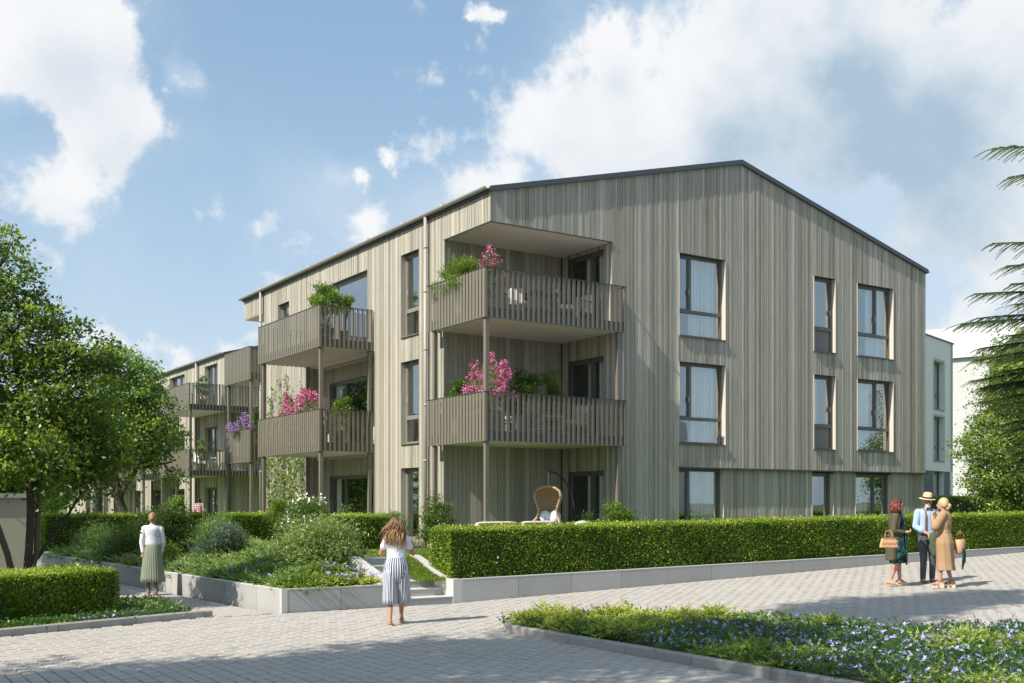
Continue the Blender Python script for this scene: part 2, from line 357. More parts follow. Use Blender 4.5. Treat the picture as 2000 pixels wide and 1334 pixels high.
def leaf_arrays(P, D, N, L, Wd, tone):
    D = unit(D); Sd = unit(np.cross(D, N)); N = np.cross(Sd, D); L = L[:, None]; Wd = Wd[:, None]
    a = P; b = P+D*L*.45+Sd*Wd*.5-N*L*.10; c = P+D*L; d = P+D*L*.45-Sd*Wd*.5-N*L*.10
    n = len(P); V = np.stack([a, b, c, d], 1).reshape(-1, 3); F = np.arange(4*n).reshape(n, 4)
    return V, F, np.repeat(tone, 4)
def leaves(name, P, L=.05, Wd=.03, m='leaf_hedge', parent=None, outward=None, tone=None, droop=0.0, spread=1.0):
    n = len(P); D = rng.normal(size=(n, 3))*spread
    if outward is not None: D = D+outward
    D[:, 2] -= droop
    N = rng.normal(size=(n, 3))*.6+np.array([0, 0, 1.0])
    if outward is not None: N = N+outward*.6
    if tone is None: tone = rng.random(n)
    V, F, T = leaf_arrays(P, D, N, L*rng.uniform(.7, 1.25, n), Wd*rng.uniform(.75, 1.2, n), tone)
    return npmesh(name, V, F, T, m, parent)
# ============================================================ GROUND AND STREET
def z_street(x, y=0): return .0265*max(0.0, x+3.4)
def z_path(y): return -.013*(y+4.05)
def sstep(t): t = max(0, min(1, t)); return t*t*(3-2*t)
def z_walltop(x): return .40 if x < -4 else .44+.0108*max(0, x+3.4)
def z_plateau(x, y): return .79-.015*max(0, y+2.3)+.010*max(0, x)+(.018*max(0, y-16) if x > -30 else 0)
def z_lawn(x, y):
    if x < -4: edge = .34-.009*max(0, y+4); e = min(x+6.72, (y+3.95) if y > -4 else 0)
    else: edge = z_walltop(x)-.03; e = y+3.75
    w = sstep(e/(2.6 if x < -4 else 1.6)); return edge*(1-w)+z_plateau(x, y)*w
def grid(name, x0, x1, y0, y1, dx, dy, zf, m, mb=None):
    nx = max(1, int(round((x1-x0)/dx))); ny = max(1, int(round((y1-y0)/dy))); vs = []
    for j in range(ny+1):
        for i in range(nx+1):
            x = x0+(x1-x0)*i/nx; y = y0+(y1-y0)*j/ny; vs.append((x, y, zf(x, y)))
    fs = [(j*(nx+1)+i, j*(nx+1)+i+1, (j+1)*(nx+1)+i+1, (j+1)*(nx+1)+i) for j in range(ny) for i in range(nx)]
    if mb is None: mb = MB(); mb.add(vs, fs, .5, True); return mb.build(name, m)
    mb.add(vs, fs, .5, True)
g = MB(); g.add([(-2500, -2500, -1.2), (2500, -2500, -1.2), (2500, 2500, -1.2), (-2500, 2500, -1.2)], [(0, 1, 2, 3)])
struct(g.build('ground', 'far_grass'))
struct(grid('street_bed', -60, 60, -60, -3.9, 1.0, 5.0, lambda x, y: z_street(x)-.035, 'joint'))
lw = MB()
grid('', -6.70, -4.70, -3.95, 60, .25, .4, z_lawn, '', lw)
grid('', -4.70, -3.22, -2.12, 60, .37, .4, z_lawn, '', lw)
grid('', -3.22, 60, -3.98, 60, .7, .45, z_lawn, '', lw)
struct(lw.build('lawn', 'lawn'))
struct(grid('path_bed', -8.35, -6.83, -3.9, 70, .7, 4, lambda x, y: z_path(y)-.035, 'joint'))
# left bed behind the low kerb
K0 = Vector((-8.10, -3.93)); KD = Vector((-.953, -.302)); KN = Vector((.302, -.953))   # KN towards the street
def kp(s, t): p = K0+KD*s-KN*t; return p.x, p.y
lb = MB()
for i in range(40):
    for j in range(14):
        a, b, c, d = kp(i*.8, .06+j*.5), kp((i+1)*.8, .06+j*.5), kp((i+1)*.8, .06+(j+1)*.5), kp(i*.8, .06+(j+1)*.5)
        q = [(min(p[0], -8.28), p[1], .05) for p in (a, b, c, d)]
        lb.add(q, [(0, 3, 2, 1)])
lb.add([(-60, 2.0, .05), (-8.28, 2.0, .05), (-8.28, 70, .05-.013*60), (-60, 70, .05-.013*60)], [(0, 1, 2, 3)])
struct(lb.build('left_bed', 'soil'))
struct(grid('left_lawn', -40, -8.5, 22, 75, 2, 2, lambda x, y: .25+.012*(y-22), 'lawn'))

# pavers: single stones; the 300 that show largest as parts, the rest as one piece
def pix(X, Y, Z):
    c, s = math.cos(R(33.507)), math.sin(R(33.507)); x, y = X+13.77, Y+21.74
    q = s*x+c*y; r = c*x-s*y
    return (1000+2114*r/q, 983-2114*(Z-1.89)/q, q) if q > .1 else (-9e9, 0, 1)
PW, PL, GAP = .165, .25, .011
def island_in(x, y, pad=0):
    # planted island polygon
    poly = ISL; c = False; n = len(poly)
    for i in range(n):
        x1, y1 = poly[i]; x2, y2 = poly[(i+1) % n]
        if (y1 > y) != (y2 > y) and x < (x2-x1)*(y-y1)/(y2-y1)+x1: c = not c
    return c
ISL = [(-4.97, -20), (-5.02, -12), (-5.08, -9.4), (-5.12, -8.75), (-4.98, -8.25), (-4.6, -7.85), (-4.05, -7.7), (-2.9, -8.3), (-1.7, -9.3), (-1.25, -10.4), (-1.0, -11.7), (.3, -12.5), (2.2, -12.6), (4.5, -13.2), (5, -20)]
stones = []
def add_stones(x0, x1, y0, y1, zf, ok):
    for i in range(int((x1-x0)/PW)):
        x = x0+i*PW; off = rnd.random()*PL if i % 2 else 0
        off = (.5*PL if i % 2 else 0)+rnd.uniform(-.02, .02)
        for j in range(int((y1-y0)/PL)+1):
            y = y0+off+j*PL
            if y > y1-.02: continue
            ya = min(y+PL, y1)
            px, py, q = pix(x+.08, y+.12, 0)
            if q < 7 or q > 36 or px < -60 or px > 2080 or py > 1390: continue
            if not ok(x+PW/2, y+PL/2): continue
            stones.append((x, y, x+PW, ya, zf(x+PW/2, y), q, px, py))
def kerb_ok(x, y):
    if island_in(x, y): return False
    if x < -8.0 and (Vector((x, y))-K0).dot(KN) < .02: return False
    return True
add_stones(-14.5, 15.5, -16.5, -4.08, lambda x, y: z_street(x), kerb_ok)
add_stones(-8.28, -6.86, -4.08, 9.0, lambda x, y: z_path(y), lambda x, y: True)
def stone_box(mb, s, zoff=0, tone=.5):
    x0, y0, x1, y1, z = s[:5]; g_ = GAP/2; b = .008
    z0 = z-.035; z1 = z+zoff; x0 += g_; x1 -= g_; y0 += g_; y1 -= g_
    sl = .0265*(x1-x0)/2 if x0 > -3.4 else 0
    mb.add([(x0, y0, z0), (x1, y0, z0), (x1, y1, z0), (x0, y1, z0), (x0+b, y0+b, z1-sl), (x1-b, y0+b, z1+sl), (x1-b, y1-b, z1+sl), (x0+b, y1-b, z1-sl)],
           [(4, 5, 6, 7), (0, 1, 5, 4), (1, 2, 6, 5), (2, 3, 7, 6), (3, 0, 4, 7)], tone)
vis = [s for s in stones if 0 < s[6] < 2000 and s[7] < 1330]
vis.sort(key=lambda s: s[5]); near = set(id(s) for s in vis[:290])
street = MB(); street.add([(-60, -60, -.045), (60, -60, -.045), (60, -59, -.045), (-60, -59, -.045)], [(0, 1, 2, 3)])
paving = bpy.data.objects.new('street', None); COL.objects.link(paving); paving['kind'] = 'structure'
rest = MB(); meshes = []
for k in range(24):
    mb = MB(); stone_box(mb, (0, 0, PW, PL, 0), 0, rnd.uniform(.32, .68)); meshes.append(mb.mesh('paver', 'paver'))
for s in stones:
    if id(s) in near:
        o = inst(rnd.choice(meshes), 'paver', paving, (s[0], s[1], s[4]+rnd.uniform(-.002, .003)))
    else: stone_box(rest, s, rnd.uniform(-.002, .003), rnd.uniform(.32, .68))
stuff(rest.build('paver_field', 'paver', paving))

# kerb of the island: stones about 1.2 m long, rounded top edge
isl = thing('island_kerb', 'low grey stone kerb running round the planted island in the foreground', 'kerb', (0, 0, 0))
path = ISL[:8]; L0 = 0
def kerb_stone(parent, a, b, w=.12, h=.12, za=0, zb=0, m='kerb'):
    a = Vector(a); b = Vector(b); d = (b-a).normalized(); n = Vector((-d.y, d.x)); a = a+d*.004; b = b-d*.004
    mb = MB(); r = .018
    prof = [(0, -.05), (0, h-r), (r, h), (w-r, h), (w, h-r), (w, -.05)]; vs = []
    for p, z in ((a, za), (b, zb)):
        for u, hh in prof: q = p-n*u; vs.append((q.x, q.y, z+hh))
    k = len(prof); mb.add(vs, [(i, i+1, k+i+1, k+i) for i in range(k-1)]+[tuple(range(k))[::-1], tuple(range(k, 2*k))], rnd.random())
    return mb.build('kerb_stone', m, parent)
y = -8.9; pts = [(-5.12+.012*((-8.9-yy)), yy) for yy in (-8.9, -10.02, -11.2, -12.4, -13.6, -14.8, -16, -17.2)]
for a, b in zip(pts[1:], pts[:-1]): kerb_stone(isl, a, b, m='kerb').name = 'kerb_stone'
arc = [(-5.12, -8.9), (-5.10, -8.5), (-4.95, -8.2), (-4.6, -7.93), (-4.1, -7.78)]
for a, b in zip(arc[:-1], arc[1:]): kerb_stone(isl, a, b)
sb = MB(); sb.prism([(-4.97, -20), (-4.95, -12), (-5.0, -8.6), (-4.7, -8.05), (-4.1, -7.9), (-2.9, -8.45), (-1.75, -9.4), (-1.3, -10.5), (-1.05, -11.75), (.3, -12.6), (2.2, -12.7), (4.5, -13.3), (5, -20)], -.03, .075)
struct(sb.build('island_soil', 'soil'))
lk = thing('left_kerb', 'long pale kerb in front of the clipped hedge at the left', 'kerb')
for i in range(12):
    a = K0+KD*(i*1.27-.0); b = K0+KD*((i+1)*1.27)
    kerb_stone(lk, a, b, .11, .11)
kerb_stone(lk, K0-KD*.16, K0, .11, .10)

# ============================================================ RETAINING WALLS AND STEPS
def slab_wall(th, a, b, zb0, zb1, zt0, zt1, n, t=.10):
    """facing slabs from a to b (outer face on the line, body to the left of a->b reversed)"""
    a = Vector(a); b = Vector(b); d = (b-a)/n; u = (b-a).normalized(); nn = Vector((-u.y, u.x))
    for i in range(n):
        p, q = a+d*i+u*.004, a+d*(i+1)-u*.004; f0, f1 = i/n, (i+1)/n
        z = [zb0+(zb1-zb0)*f0-.05, zb0+(zb1-zb0)*f1-.05, zt0+(zt1-zt0)*f0-.006, zt0+(zt1-zt0)*f1-.006]
        P = [p, q, q+nn*t, p+nn*t]; mb = MB()
        mb.hexa([(P[0].x, P[0].y, z[0]), (P[1].x, P[1].y, z[1]), (P[2].x, P[2].y, z[1]), (P[3].x, P[3].y, z[0]),
                 (P[0].x, P[0].y, z[2]), (P[1].x, P[1].y, z[3]), (P[2].x, P[2].y, z[3]), (P[3].x, P[3].y, z[2])], rnd.uniform(.35, .65))
        mb.build('facing_slab', 'concrete', th)
    p, q = a-u*.0, b+u*.0; P = [p-nn*.004, q-nn*.004, q+nn*(t+.004), p+nn*(t+.004)]; mb = MB()
    mb.hexa([(P[0].x, P[0].y, zt0-.006), (P[1].x, P[1].y, zt1-.006), (P[2].x, P[2].y, zt1-.006), (P[3].x, P[3].y, zt0-.006),
             (P[0].x, P[0].y, zt0+.012), (P[1].x, P[1].y, zt1+.012), (P[2].x, P[2].y, zt1+.012), (P[3].x, P[3].y, zt0+.012)], .6)
    mb.build('coping', 'concrete_cap', th)
rw = thing('retaining_wall', 'long low concrete wall under the clipped hedge, right of the steps', 'wall')
slab_wall(rw, (-3.22, -4.08), (24, -4.08), z_street(-3.3), z_street(24), .44, .44+.0108*27.2, 21)
lwll = thing('retaining_wall', 'low concrete planter wall left of the steps, turning the corner along the path', 'wall')
slab_wall(lwll, (-6.70, -4.05), (-4.70, -4.05), 0, 0, .40, .40, 2)
slab_wall(lwll, (-6.80, 30), (-6.80, -4.05), -.45, 0, .07, .40, 28)
c_ = MB(); c_.box((-6.805, -4.055, -.05), (-6.70, -3.96, .412), .6); c_.build('corner_block', 'concrete_cap', lwll)
st = thing('garden_steps', 'six pale concrete steps with side cheeks rising from the street to the lawn', 'steps', (-3.96, -4.05, 0))
for i in range(6):
    mb = MB(); y0 = .37*i
    mb.box((-.60, y0, -.1), (.56, y0+.38, .132*(i+1)-.012), .35+.1*(i % 2)); mb.build('riser', 'concrete', st)
    mb = MB(); mb.box((-.60, y0-.008, .132*(i+1)-.012), (.56, y0+.375, .132*(i+1)), .7); mb.build('tread', 'concrete_cap', st)
for x0, x1 in ((-.74, -.60), (.56, .735)):
    mb = MB(); prof = [(-.02, -.1), (-.02, .455), (.22, .455), (1.62, .845), (1.95, .845), (1.95, -.1)]
    vs = [(x0, y, z) for y, z in prof]+[(x1, y, z) for y, z in prof]; n = len(prof)
    mb.add(vs, [tuple(range(n))[::-1], tuple(range(n, 2*n))]+[(i, (i+1) % n, n+(i+1) % n, n+i) for i in range(n)], .55); mb.build('cheek_wall', 'concrete_cap', st)

# ============================================================ THE APARTMENT BUILDING
class Axis:
    """a wall plane: origin, direction along, direction inward"""
    def __init__(s, o, a, b): s.o = Vector((o[0], o[1], 0)); s.a = Vector((a[0], a[1], 0)); s.b = Vector((b[0], b[1], 0))
    def p(s, u, d, z): q = s.o+s.a*u+s.b*d; return (q.x, q.y, z)
    def box(s, mb, u0, u1, d0, d1, z0, z1, tone=.5, z1b=None):
        z1b = z1 if z1b is None else z1b
        pts = [s.p(u0, d0, z0), s.p(u1, d0, z0), s.p(u1, d1, z0), s.p(u0, d1, z0), s.p(u0, d0, z1), s.p(u1, d0, z1b), s.p(u1, d1, z1b), s.p(u0, d1, z1)]
        if s.a.cross(s.b).z < 0: pts = [pts[i] for i in (1, 0, 3, 2, 5, 4, 7, 6)]
        return mb.hexa(pts, tone)
def core(ax, u0, u1, z0, z1, openings, name, parent, m='wood_core', d0=.04, d1=.34):
    mb = MB()
    us = sorted(set([u0, u1]+[min(max(v, u0), u1) for o in openings for v in o[:2]])); zs = sorted(set([z0, z1]+[min(max(v, z0), z1) for o in openings for v in o[2:4]]))
    for i in range(len(us)-1):
        run = None
        for j in range(len(zs)-1):
            cu, cz = (us[i]+us[i+1])/2, (zs[j]+zs[j+1])/2
            hole = any(o[0] < cu < o[1] and o[2] < cz < o[3] for o in openings)
            if not hole: run = [run[0] if run else zs[j], zs[j+1]]
            if hole or j == len(zs)-2:
                if run: ax.box(mb, us[i], us[i+1], d0, d1, run[0], run[1])
                run = None
    return mb.build(name, m, parent)
PLANKS = []      # (size, axis, corners..., wall)
def boards(ax, u0, u1, z0, top, openings, wall, prefer=1.0, setback=None, widths=(.042, .055, .07, .09, .12), seed=1):
    rd = random.Random(seed); edges = sorted(set([u1]+[v for o in openings for v in o[:2] if u0 < v < u1])); u = u0
    if setback: edges = sorted(set(edges+[setback]))
    while u < u1-1e-4:
        w = rd.choice(widths); nxt = next(e for e in edges if e > u+1e-4)
        v = u+w
        if v > nxt-.045: v = nxt
        c = (u+v)/2; tone = min(1, max(0, rd.gauss(.47, .115))); proud = rd.choice((.0, .003, .007))
        blocks = sorted((o[2], o[3]) for o in openings if o[0] < c < o[1]); z = z0; segs = []
        for b0, b1 in blocks:
            if b0 > z+.02: segs.append((z, b0))
            z = max(z, b1)
        if top(c) > z+.02: segs.append((z, None))
        for s0, s1 in segs:
            q = s1 if s1 is not None else top(u+.004); q2 = s1 if s1 is not None else top(v-.004)
            x, y, _ = ax.p(c, 0, 0); px, py, dep = pix(x, y, (s0+q)/2)
            vis_ = -50 < px < 2050
            PLANKS.append(((v-u)*(q-s0)/max(dep, 5)**2*prefer*(1 if vis_ else 0), ax, u+.004, v-.004, proud, s0+.002, q-.002, q2-.002, tone, wall))
        u = v
def emit_planks(limit, parent, name='cladding'):
    PLANKS.sort(key=lambda p: -p[0]); r = MB()
    for i, (sz, ax, u, v, pr, s0, q, q2, tone, wall) in enumerate(PLANKS):
        if i < limit and wall is not None:
            mb = MB(); ax.box(mb, u, v, .02-pr, .038, s0, q, tone, q2); mb.build('plank', 'wood', wall)
        else: ax.box(r, u, v, .02-pr, .038, s0, q, tone, q2)
    if r.v: stuff(r.build(name, 'wood', parent))
    PLANKS.clear()
def window(ax, u0, u1, z0, z1, parent, mull=None, trans=None, m='frame', panel=False, inset=.15, gl='glass', curtain=None, reveal=True, fw=.06, door=False, sill=True, handle=None):
    """frame with mullion (fraction) and transom (fraction); pane(s), curtain, sill, reveal are its pieces"""
    f = MB(); d0, d1 = inset, inset+.07; W_, H_ = u1-u0, z1-z0
    for a in ((u0, u0+fw, z0, z1), (u1-fw, u1, z0, z1), (u0+fw, u1-fw, z1-fw*1.2, z1), (u0+fw, u1-fw, z0, z0+fw)):
        ax.box(f, a[0], a[1], d0, d1, a[2], a[3])
    f2 = lambda a0, a1, b0, b1, dd=.012: ax.box(f, a0, a1, d0+dd, d1+dd, b0, b1)
    zt = z0+H_*trans if trans else None; um = u0+W_*mull if mull else None
    lo = zt if zt else z0+fw
    if zt: ax.box(f, u0+fw, u1-fw, d0-.008, d1, zt-fw*.7, zt+fw*.7)
    if um: ax.box(f, um-fw*.75, um+fw*.75, d0-.006, d1, (zt+fw*.7 if zt else z0+fw), z1-fw*1.2)
    # inner sash lines
    cells = []
    zc0 = zt+fw*.7 if zt else z0+fw; zc1 = z1-fw*1.2
    if um: cells += [(u0+fw, um-fw*.75, zc0, zc1), (um+fw*.75, u1-fw, zc0, zc1)]
    else: cells += [(u0+fw, u1-fw, zc0, zc1)]
    if zt: cells.append((u0+fw, u1-fw, z0+fw, zt-fw*.7))
    for (a, b, c, e) in cells[:1 if not door else 2]:
        s_ = .028
        for q in ((a, a+s_, c, e), (b-s_, b, c, e), (a+s_, b-s_, e-s_, e), (a+s_, b-s_, c, c+s_)): ax.box(f, q[0], q[1], d0+.014, d1, q[2], q[3], .7)
    w = f.build('window' if not door else 'glass_door', m, parent)
    for k, (a, b, c, e) in enumerate(cells):
        p = MB(); ax.box(p, a, b, d0+.038, d0+.046, c, e)
        if panel and k == len(cells)-1: p.build('infill_panel', 'panel_grey', w)
        else: p.build('pane', gl, w)
    if sill and not door:
        p = MB(); ax.box(p, u0-.004, u1+.004, -.035, d0, z0-.018, z0-.001); p.build('sill', m, w)
    if reveal:
        p = MB()
        ax.box(p, u0-.003, u0+.001, .0, d1, z0, z1); p.build('reveal', 'render_reveal' if reveal == 2 else 'wood', w); p = MB()
        ax.box(p, u1-.001, u1+.003, .0, d1, z0, z1); p.build('reveal', 'render_reveal' if reveal == 2 else 'wood', w)
        p = MB(); ax.box(p, u0, u1, .0, d1, z1-.002, z1+.003, .1); p.build('head_lining', 'dark_metal', w)
    for (ca, cb) in (curtain or []):
        a, b = u0+W_*ca, u0+W_*cb; n = max(6, int((b-a)/.022)); vs = []; ph = rnd.random()*6
        for i in range(n+1):
            u = a+(b-a)*i/n; d = d1+.10+.028*math.sin(u*62+ph)+.012*math.sin(u*23+ph*2)
            vs += [ax.p(u, d, z0+.03), ax.p(u, d, z1-.02)]
        c = MB(); c.add(vs, [(2*i, 2*i+2, 2*i+3, 2*i+1) for i in range(n)], [.5+.5*math.sin(i*1.1) for i in range(n+1) for _ in (0, 1)], True); c.build('curtain', 'curtain', w)
    if handle:
        h = MB(); u = u0+W_*handle; zz = z0+H_*.55; ax.box(h, u-.012, u+.012, d0-.03, d0, zz-.07, zz+.07, .9); h.build('handle', 'pipe', w)
    return w

EAVE, RIDGE, WID, LEN = 9.39, 11.44, 16.65, 16.96
B = thing('apartment_building', 'three storey apartment building clad in grey weathered vertical boards with corner balconies', 'building', (0, 0, 0))
front = Axis((0, 0), (1, 0), (0, 1)); side = Axis((0, 0), (0, 1), (1, 0))
top_g = lambda x: EAVE+(RIDGE-EAVE)*(1-abs(x-WID/2)/(WID/2))-.06
top_s = lambda y: EAVE-.06
LOG = (0.0, 3.71, .60, 8.62)           # corner loggia opening on the gable (x range, z range)
F_OP = [(6.01, 7.72, 6.40, 8.62), (6.01, 7.72, 3.50, 5.70), (6.01, 7.72, .95, 2.83),
        (11.33, 12.28, 6.40, 8.62), (11.33, 12.28, 3.50, 5.70), (11.33, 12.28, .95, 2.79),
        (13.28, 15.0, 6.40, 8.62), (13.28, 15.0, 3.50, 5.70), (13.28, 15.0, .95, 2.79)]
S_OP = [(3.54, 4.55, 6.40, 8.64), (3.54, 4.55, 3.50, 5.72), (3.54, 4.55, .90, 2.84),
        (6.64, 10.35, 6.50, 8.64), (12.59, 13.58, 7.55, 8.66)]
REC = (6.18, 11.10, .50, 6.245); FARL = (14.90, 17.0, .50, 8.64); NEARL = (0, 2.20, .50, 8.62)
gw = core(front, 0.04, WID-.0, .3, 8.9, F_OP+[(0, 3.755, .3, 8.62), (6.01, WID, .3, 2.86)], 'gable_wall', B)
core(front, 6.01, WID, .3, 2.86, [o for o in F_OP if o[3] < 3], 'lower_gable_wall', B, d0=.112)
mb = MB(); pts = [(0.04, .34), (WID, .34)]
tri = [(0.04, EAVE-.2), (WID-.04, EAVE-.2), (WID/2, RIDGE-.2)]
vs = [(x, .04, z) for x, z in [(0.04, 8.9), (WID-.04, 8.9), (WID-.04, EAVE-.12), (WID/2, RIDGE-.12), (0.04, EAVE-.12)]]+[(x, .34, z) for x, z in [(0.04, 8.9), (WID-.04, 8.9), (WID-.04, EAVE-.12), (WID/2, RIDGE-.12), (0.04, EAVE-.12)]]
mb.add(vs, [(0, 1, 2, 3, 4), (9, 8, 7, 6, 5)]+[(i, (i+1) % 5 , 5+(i+1) % 5, 5+i) for i in range(5)]); mb.build('gable_top', 'wood_core', B)
sw = core(side, 0.34, LEN-.04, .3, 9.2, S_OP+[(0, 2.245, .3, 8.62), (6.14, 11.145, .3, 6.245), (14.87, 17, .3, 8.64)], 'side_wall', B)
# upper gable cladding, lower cladding set back under a drip band east of x = 6
boards(front, -.0, 6.01, .3, top_g, F_OP+[(-1, 3.71, .2, 8.60)], gw, seed=3)
boards(front, 6.01, WID, 2.87, top_g, F_OP, gw, seed=4)
low = Axis((0, .07), (1, 0), (0, 1))
boards(low, 6.01, WID-.02, .3, lambda x: 2.84, [(a, b, c, d+.1) for a, b, c, d in F_OP if d < 3], gw, prefer=.5, seed=5)
boards(side, -.0, LEN, .3, top_s, S_OP+[(-1, 2.20, .2, 8.60), REC, FARL], sw, prefer=.62, seed=6)
mb = MB(); front.box(mb, 6.01, WID+.06, -.045, .03, 2.835, 2.868); mb.build('drip_band', 'dark_metal', B)
# far and right walls (plain)
mb = MB(); mb.box((WID-.3, .36, .3), (WID, LEN-.04, EAVE-.1)); mb.box((3.8, LEN-.3, .3), (WID-.3, LEN, EAVE-.1)); mb.build('rear_walls', 'wood', B)
for k, (xx, op) in enumerate(()): pass
# loggia walls: back wall facing the gable side, side wall facing west with glass doors
back = Axis((0, 2.20), (1, 0), (0, 1)); inner = Axis((3.71, 0), (0, 1), (1, 0))
D_OP = [(.38, 1.94, .66, 2.74), (.38, 1.94, 3.60, 5.72), (.38, 1.94, 6.50, 8.50)]
lwk = core(back, 0.04, 3.75, .3, 8.61, [], 'loggia_back_wall', B, d0=.04, d1=.2)
boards(back, 0.03, 3.70, .3, lambda x: 8.60, [], lwk, prefer=.9, seed=7)
liw = core(inner, .04, 2.22, .3, 8.61, D_OP, 'loggia_side_wall', B, d0=.04, d1=.28)
boards(inner, .02, 2.19, .3, lambda x: 8.60, D_OP, liw, prefer=.5, seed=8)
for z0, z1 in ((.66, 2.74), (3.60, 5.72), (6.50, 8.50)):
    window(inner, .38, 1.94, z0, z1, B, mull=.36, door=True, gl='glass_shade', inset=.08, curtain=[(.08, .30), (.42, .62)], reveal=0, fw=.075)
# recess behind the long balconies (ground and first floor)
rb = Axis((.50, 0), (0, 1), (1, 0)); R_OP = [(7.3, 10.45, .62, 2.75), (7.3, 10.45, 3.60, 5.72)]
rcw = core(rb, 6.18, 11.10, .3, 6.245, R_OP, 'recess_wall', B, d0=.04, d1=.3)
boards(rb, 6.18, 11.09, .3, lambda x: 6.24, R_OP, rcw, prefer=.3, seed=9)
ra = Axis((0, 11.10), (1, 0), (0, 1)); boards(ra, .002, .50, .3, lambda x: 6.24, [], rcw, prefer=.3, seed=10)
mb = MB(); mb.box((.04, 11.142, .3), (.6, 11.2, 6.24)); mb.box((.04, 6.1, .3), (.6, 6.175, 6.24)); mb.build('recess_cheek', 'wood_core', B)
for z0, z1 in ((.62, 2.75), (3.60, 5.72)): window(rb, 7.3, 10.45, z0, z1, B, mull=.64, door=True, inset=.06, reveal=0, gl='glass_shade', curtain=[(.86, .97)])
# far loggia walls
fl1 = Axis((0, 14.90), (1, 0), (0, -1)); mb = MB(); mb.box((.04, 14.6, .3), (3.9, 14.86, 8.62)); mb.box((3.9, 14.6, .3), (4.1, LEN, 8.62)); mb.build('far_loggia_walls', 'wood', B)
# windows of the gable
for i, (a, b, c, d) in enumerate(F_OP):
    col, row = i//3, i % 3
    ax_ = front if row < 2 else low
    kw = dict(mull=(.30, None, .60)[col], trans=.315 if row < 2 else None, panel=(col == 1 and row < 2), reveal=2)
    kw['curtain'] = [[(.34, .93)], [], [(.42, .93)]][col] if row != 1 else [[(.40, .95)], [(.1, .5)], [(.02, .55)]][col]
    if row == 2: kw['curtain'] = [[(.45, .98)], [(.0, .4)], [(.02, .56)]][col]
    window(ax_, a, b, c, d, B, handle=(.27 if col == 0 else .9 if col == 1 else .57) if row < 2 else None, sill=row < 2, **kw)
for i, (a, b, c, d) in enumerate(S_OP):
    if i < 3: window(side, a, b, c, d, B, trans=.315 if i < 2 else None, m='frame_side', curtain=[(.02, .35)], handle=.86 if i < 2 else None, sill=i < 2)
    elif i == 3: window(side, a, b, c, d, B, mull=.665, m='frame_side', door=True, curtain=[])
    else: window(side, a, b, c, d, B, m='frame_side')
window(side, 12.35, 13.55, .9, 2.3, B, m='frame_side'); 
# interior: floors and partitions so that the rooms read as rooms
for zf in (.40, 3.28, 6.18, 8.95):
    mb = MB(); mb.box((.36, 2.5, zf), (WID-.32, 14.5, zf+.28)); mb.box((4.05, .36, zf), (WID-.32, 2.5, zf+.28)); mb.build('floor_slab', 'interior', B)
mb = MB(); mb.box((4.3, 4.2, .68), (WID-.4, 4.3, 8.95)); mb.box((3.95, 5.2, .68), (4.05, 14.4, 8.95)); mb.box((9.2, .36, .68), (9.3, 4.2, 8.95)); mb.box((.4, 5.4, .68), (3.95, 5.5, 8.95)); mb.box((12.7, .36, .68), (12.8, 4.2, 8.95)); mb.build('partition_walls', 'interior', B)
# roof
t = .10
def roof_part(x0, z0, x1, z1, y0, y1, name, m, th):
    mb = MB(); mb.hexa([(x0, y0, z0-th), (x1, y0, z1-th), (x1, y1, z1-th), (x0, y1, z0-th), (x0, y0, z0), (x1, y0, z1), (x1, y1, z1), (x0, y1, z0)]); return mb.build(name, m, B)
roof_part(-.04, EAVE+.02, WID/2, RIDGE+.05, -.06, LEN+.06, 'roof', 'roof_metal', .11)
roof_part(WID/2, RIDGE+.05, WID+.04, EAVE+.02, -.06, LEN+.06, 'roof', 'roof_metal', .11)
# standing seams run from ridge to eave
for k in range(1, 22):
    y = k*.8; mb = MB(); mb.hexa([(-.04, y, EAVE+.02), (WID/2, y, RIDGE+.05), (WID/2, y+.02, RIDGE+.05), (-.04, y+.02, EAVE+.02), (-.04, y, EAVE+.05), (WID/2, y, RIDGE+.08), (WID/2, y+.02, RIDGE+.08), (-.04, y+.02, EAVE+.05)]); mb.build('roof_seam', 'roof_metal', B)
def verge(x0, z0, x1, z1):
    mb = MB(); mb.hexa([(x0, -.05, z0-.10), (x1, -.05, z1-.10), (x1, -.035, z1-.10), (x0, -.035, z0-.10), (x0, -.05, z0+.02), (x1, -.05, z1+.02), (x1, -.035, z1+.02), (x0, -.035, z0+.02)]); return mb.build('verge_trim', 'roof_metal', B)
verge(-.02, EAVE+.02, WID/2, RIDGE+.05); verge(WID/2, RIDGE+.05, WID+.05, EAVE+.02)
def half_gutter(x, y0, y1, z, parent, sgn=-1):
    mb = MB(); n = 8; r = .07; L = []
    k = int((y1-y0)/2.4)+1
    vs = []
    for y in (y0, y1):
        for i in range(n+1): a = math.pi*i/n; vs.append((x-sgn*0+math.cos(a)*r, y, z-math.sin(a)*r))
        for i in range(n+1): a = math.pi*(n-i)/n; vs.append((x+math.cos(a)*(r-.01), y, z-math.sin(a)*(r-.01)))
    m2 = 2*(n+1); mb.add(vs, [(i, (i+1) % m2, m2+(i+1) % m2, m2+i) for i in range(m2)]+[tuple(range(m2))[::-1], tuple(range(m2, 2*m2))], .5)
    g_ = mb.build('gutter', 'pipe', parent)
    for i in range(1, k):
        y = y0+(y1-y0)*i/k; j = MB(); 
        j.tube([(x, y-.03, z-.005), (x, y+.03, z-.005)], .078, 10); j.build('gutter_joint', 'pipe', g_)
half_gutter(-.11, -.06, LEN+.08, EAVE+.02, B)
mb = MB(); mb.box((-.035, -.03, EAVE-.10), (-.003, LEN+.04, EAVE+.01)); mb.build('eave_fascia', 'dark_metal', B)
half_gutter(WID+.11, -.06, LEN, EAVE+.02, B)
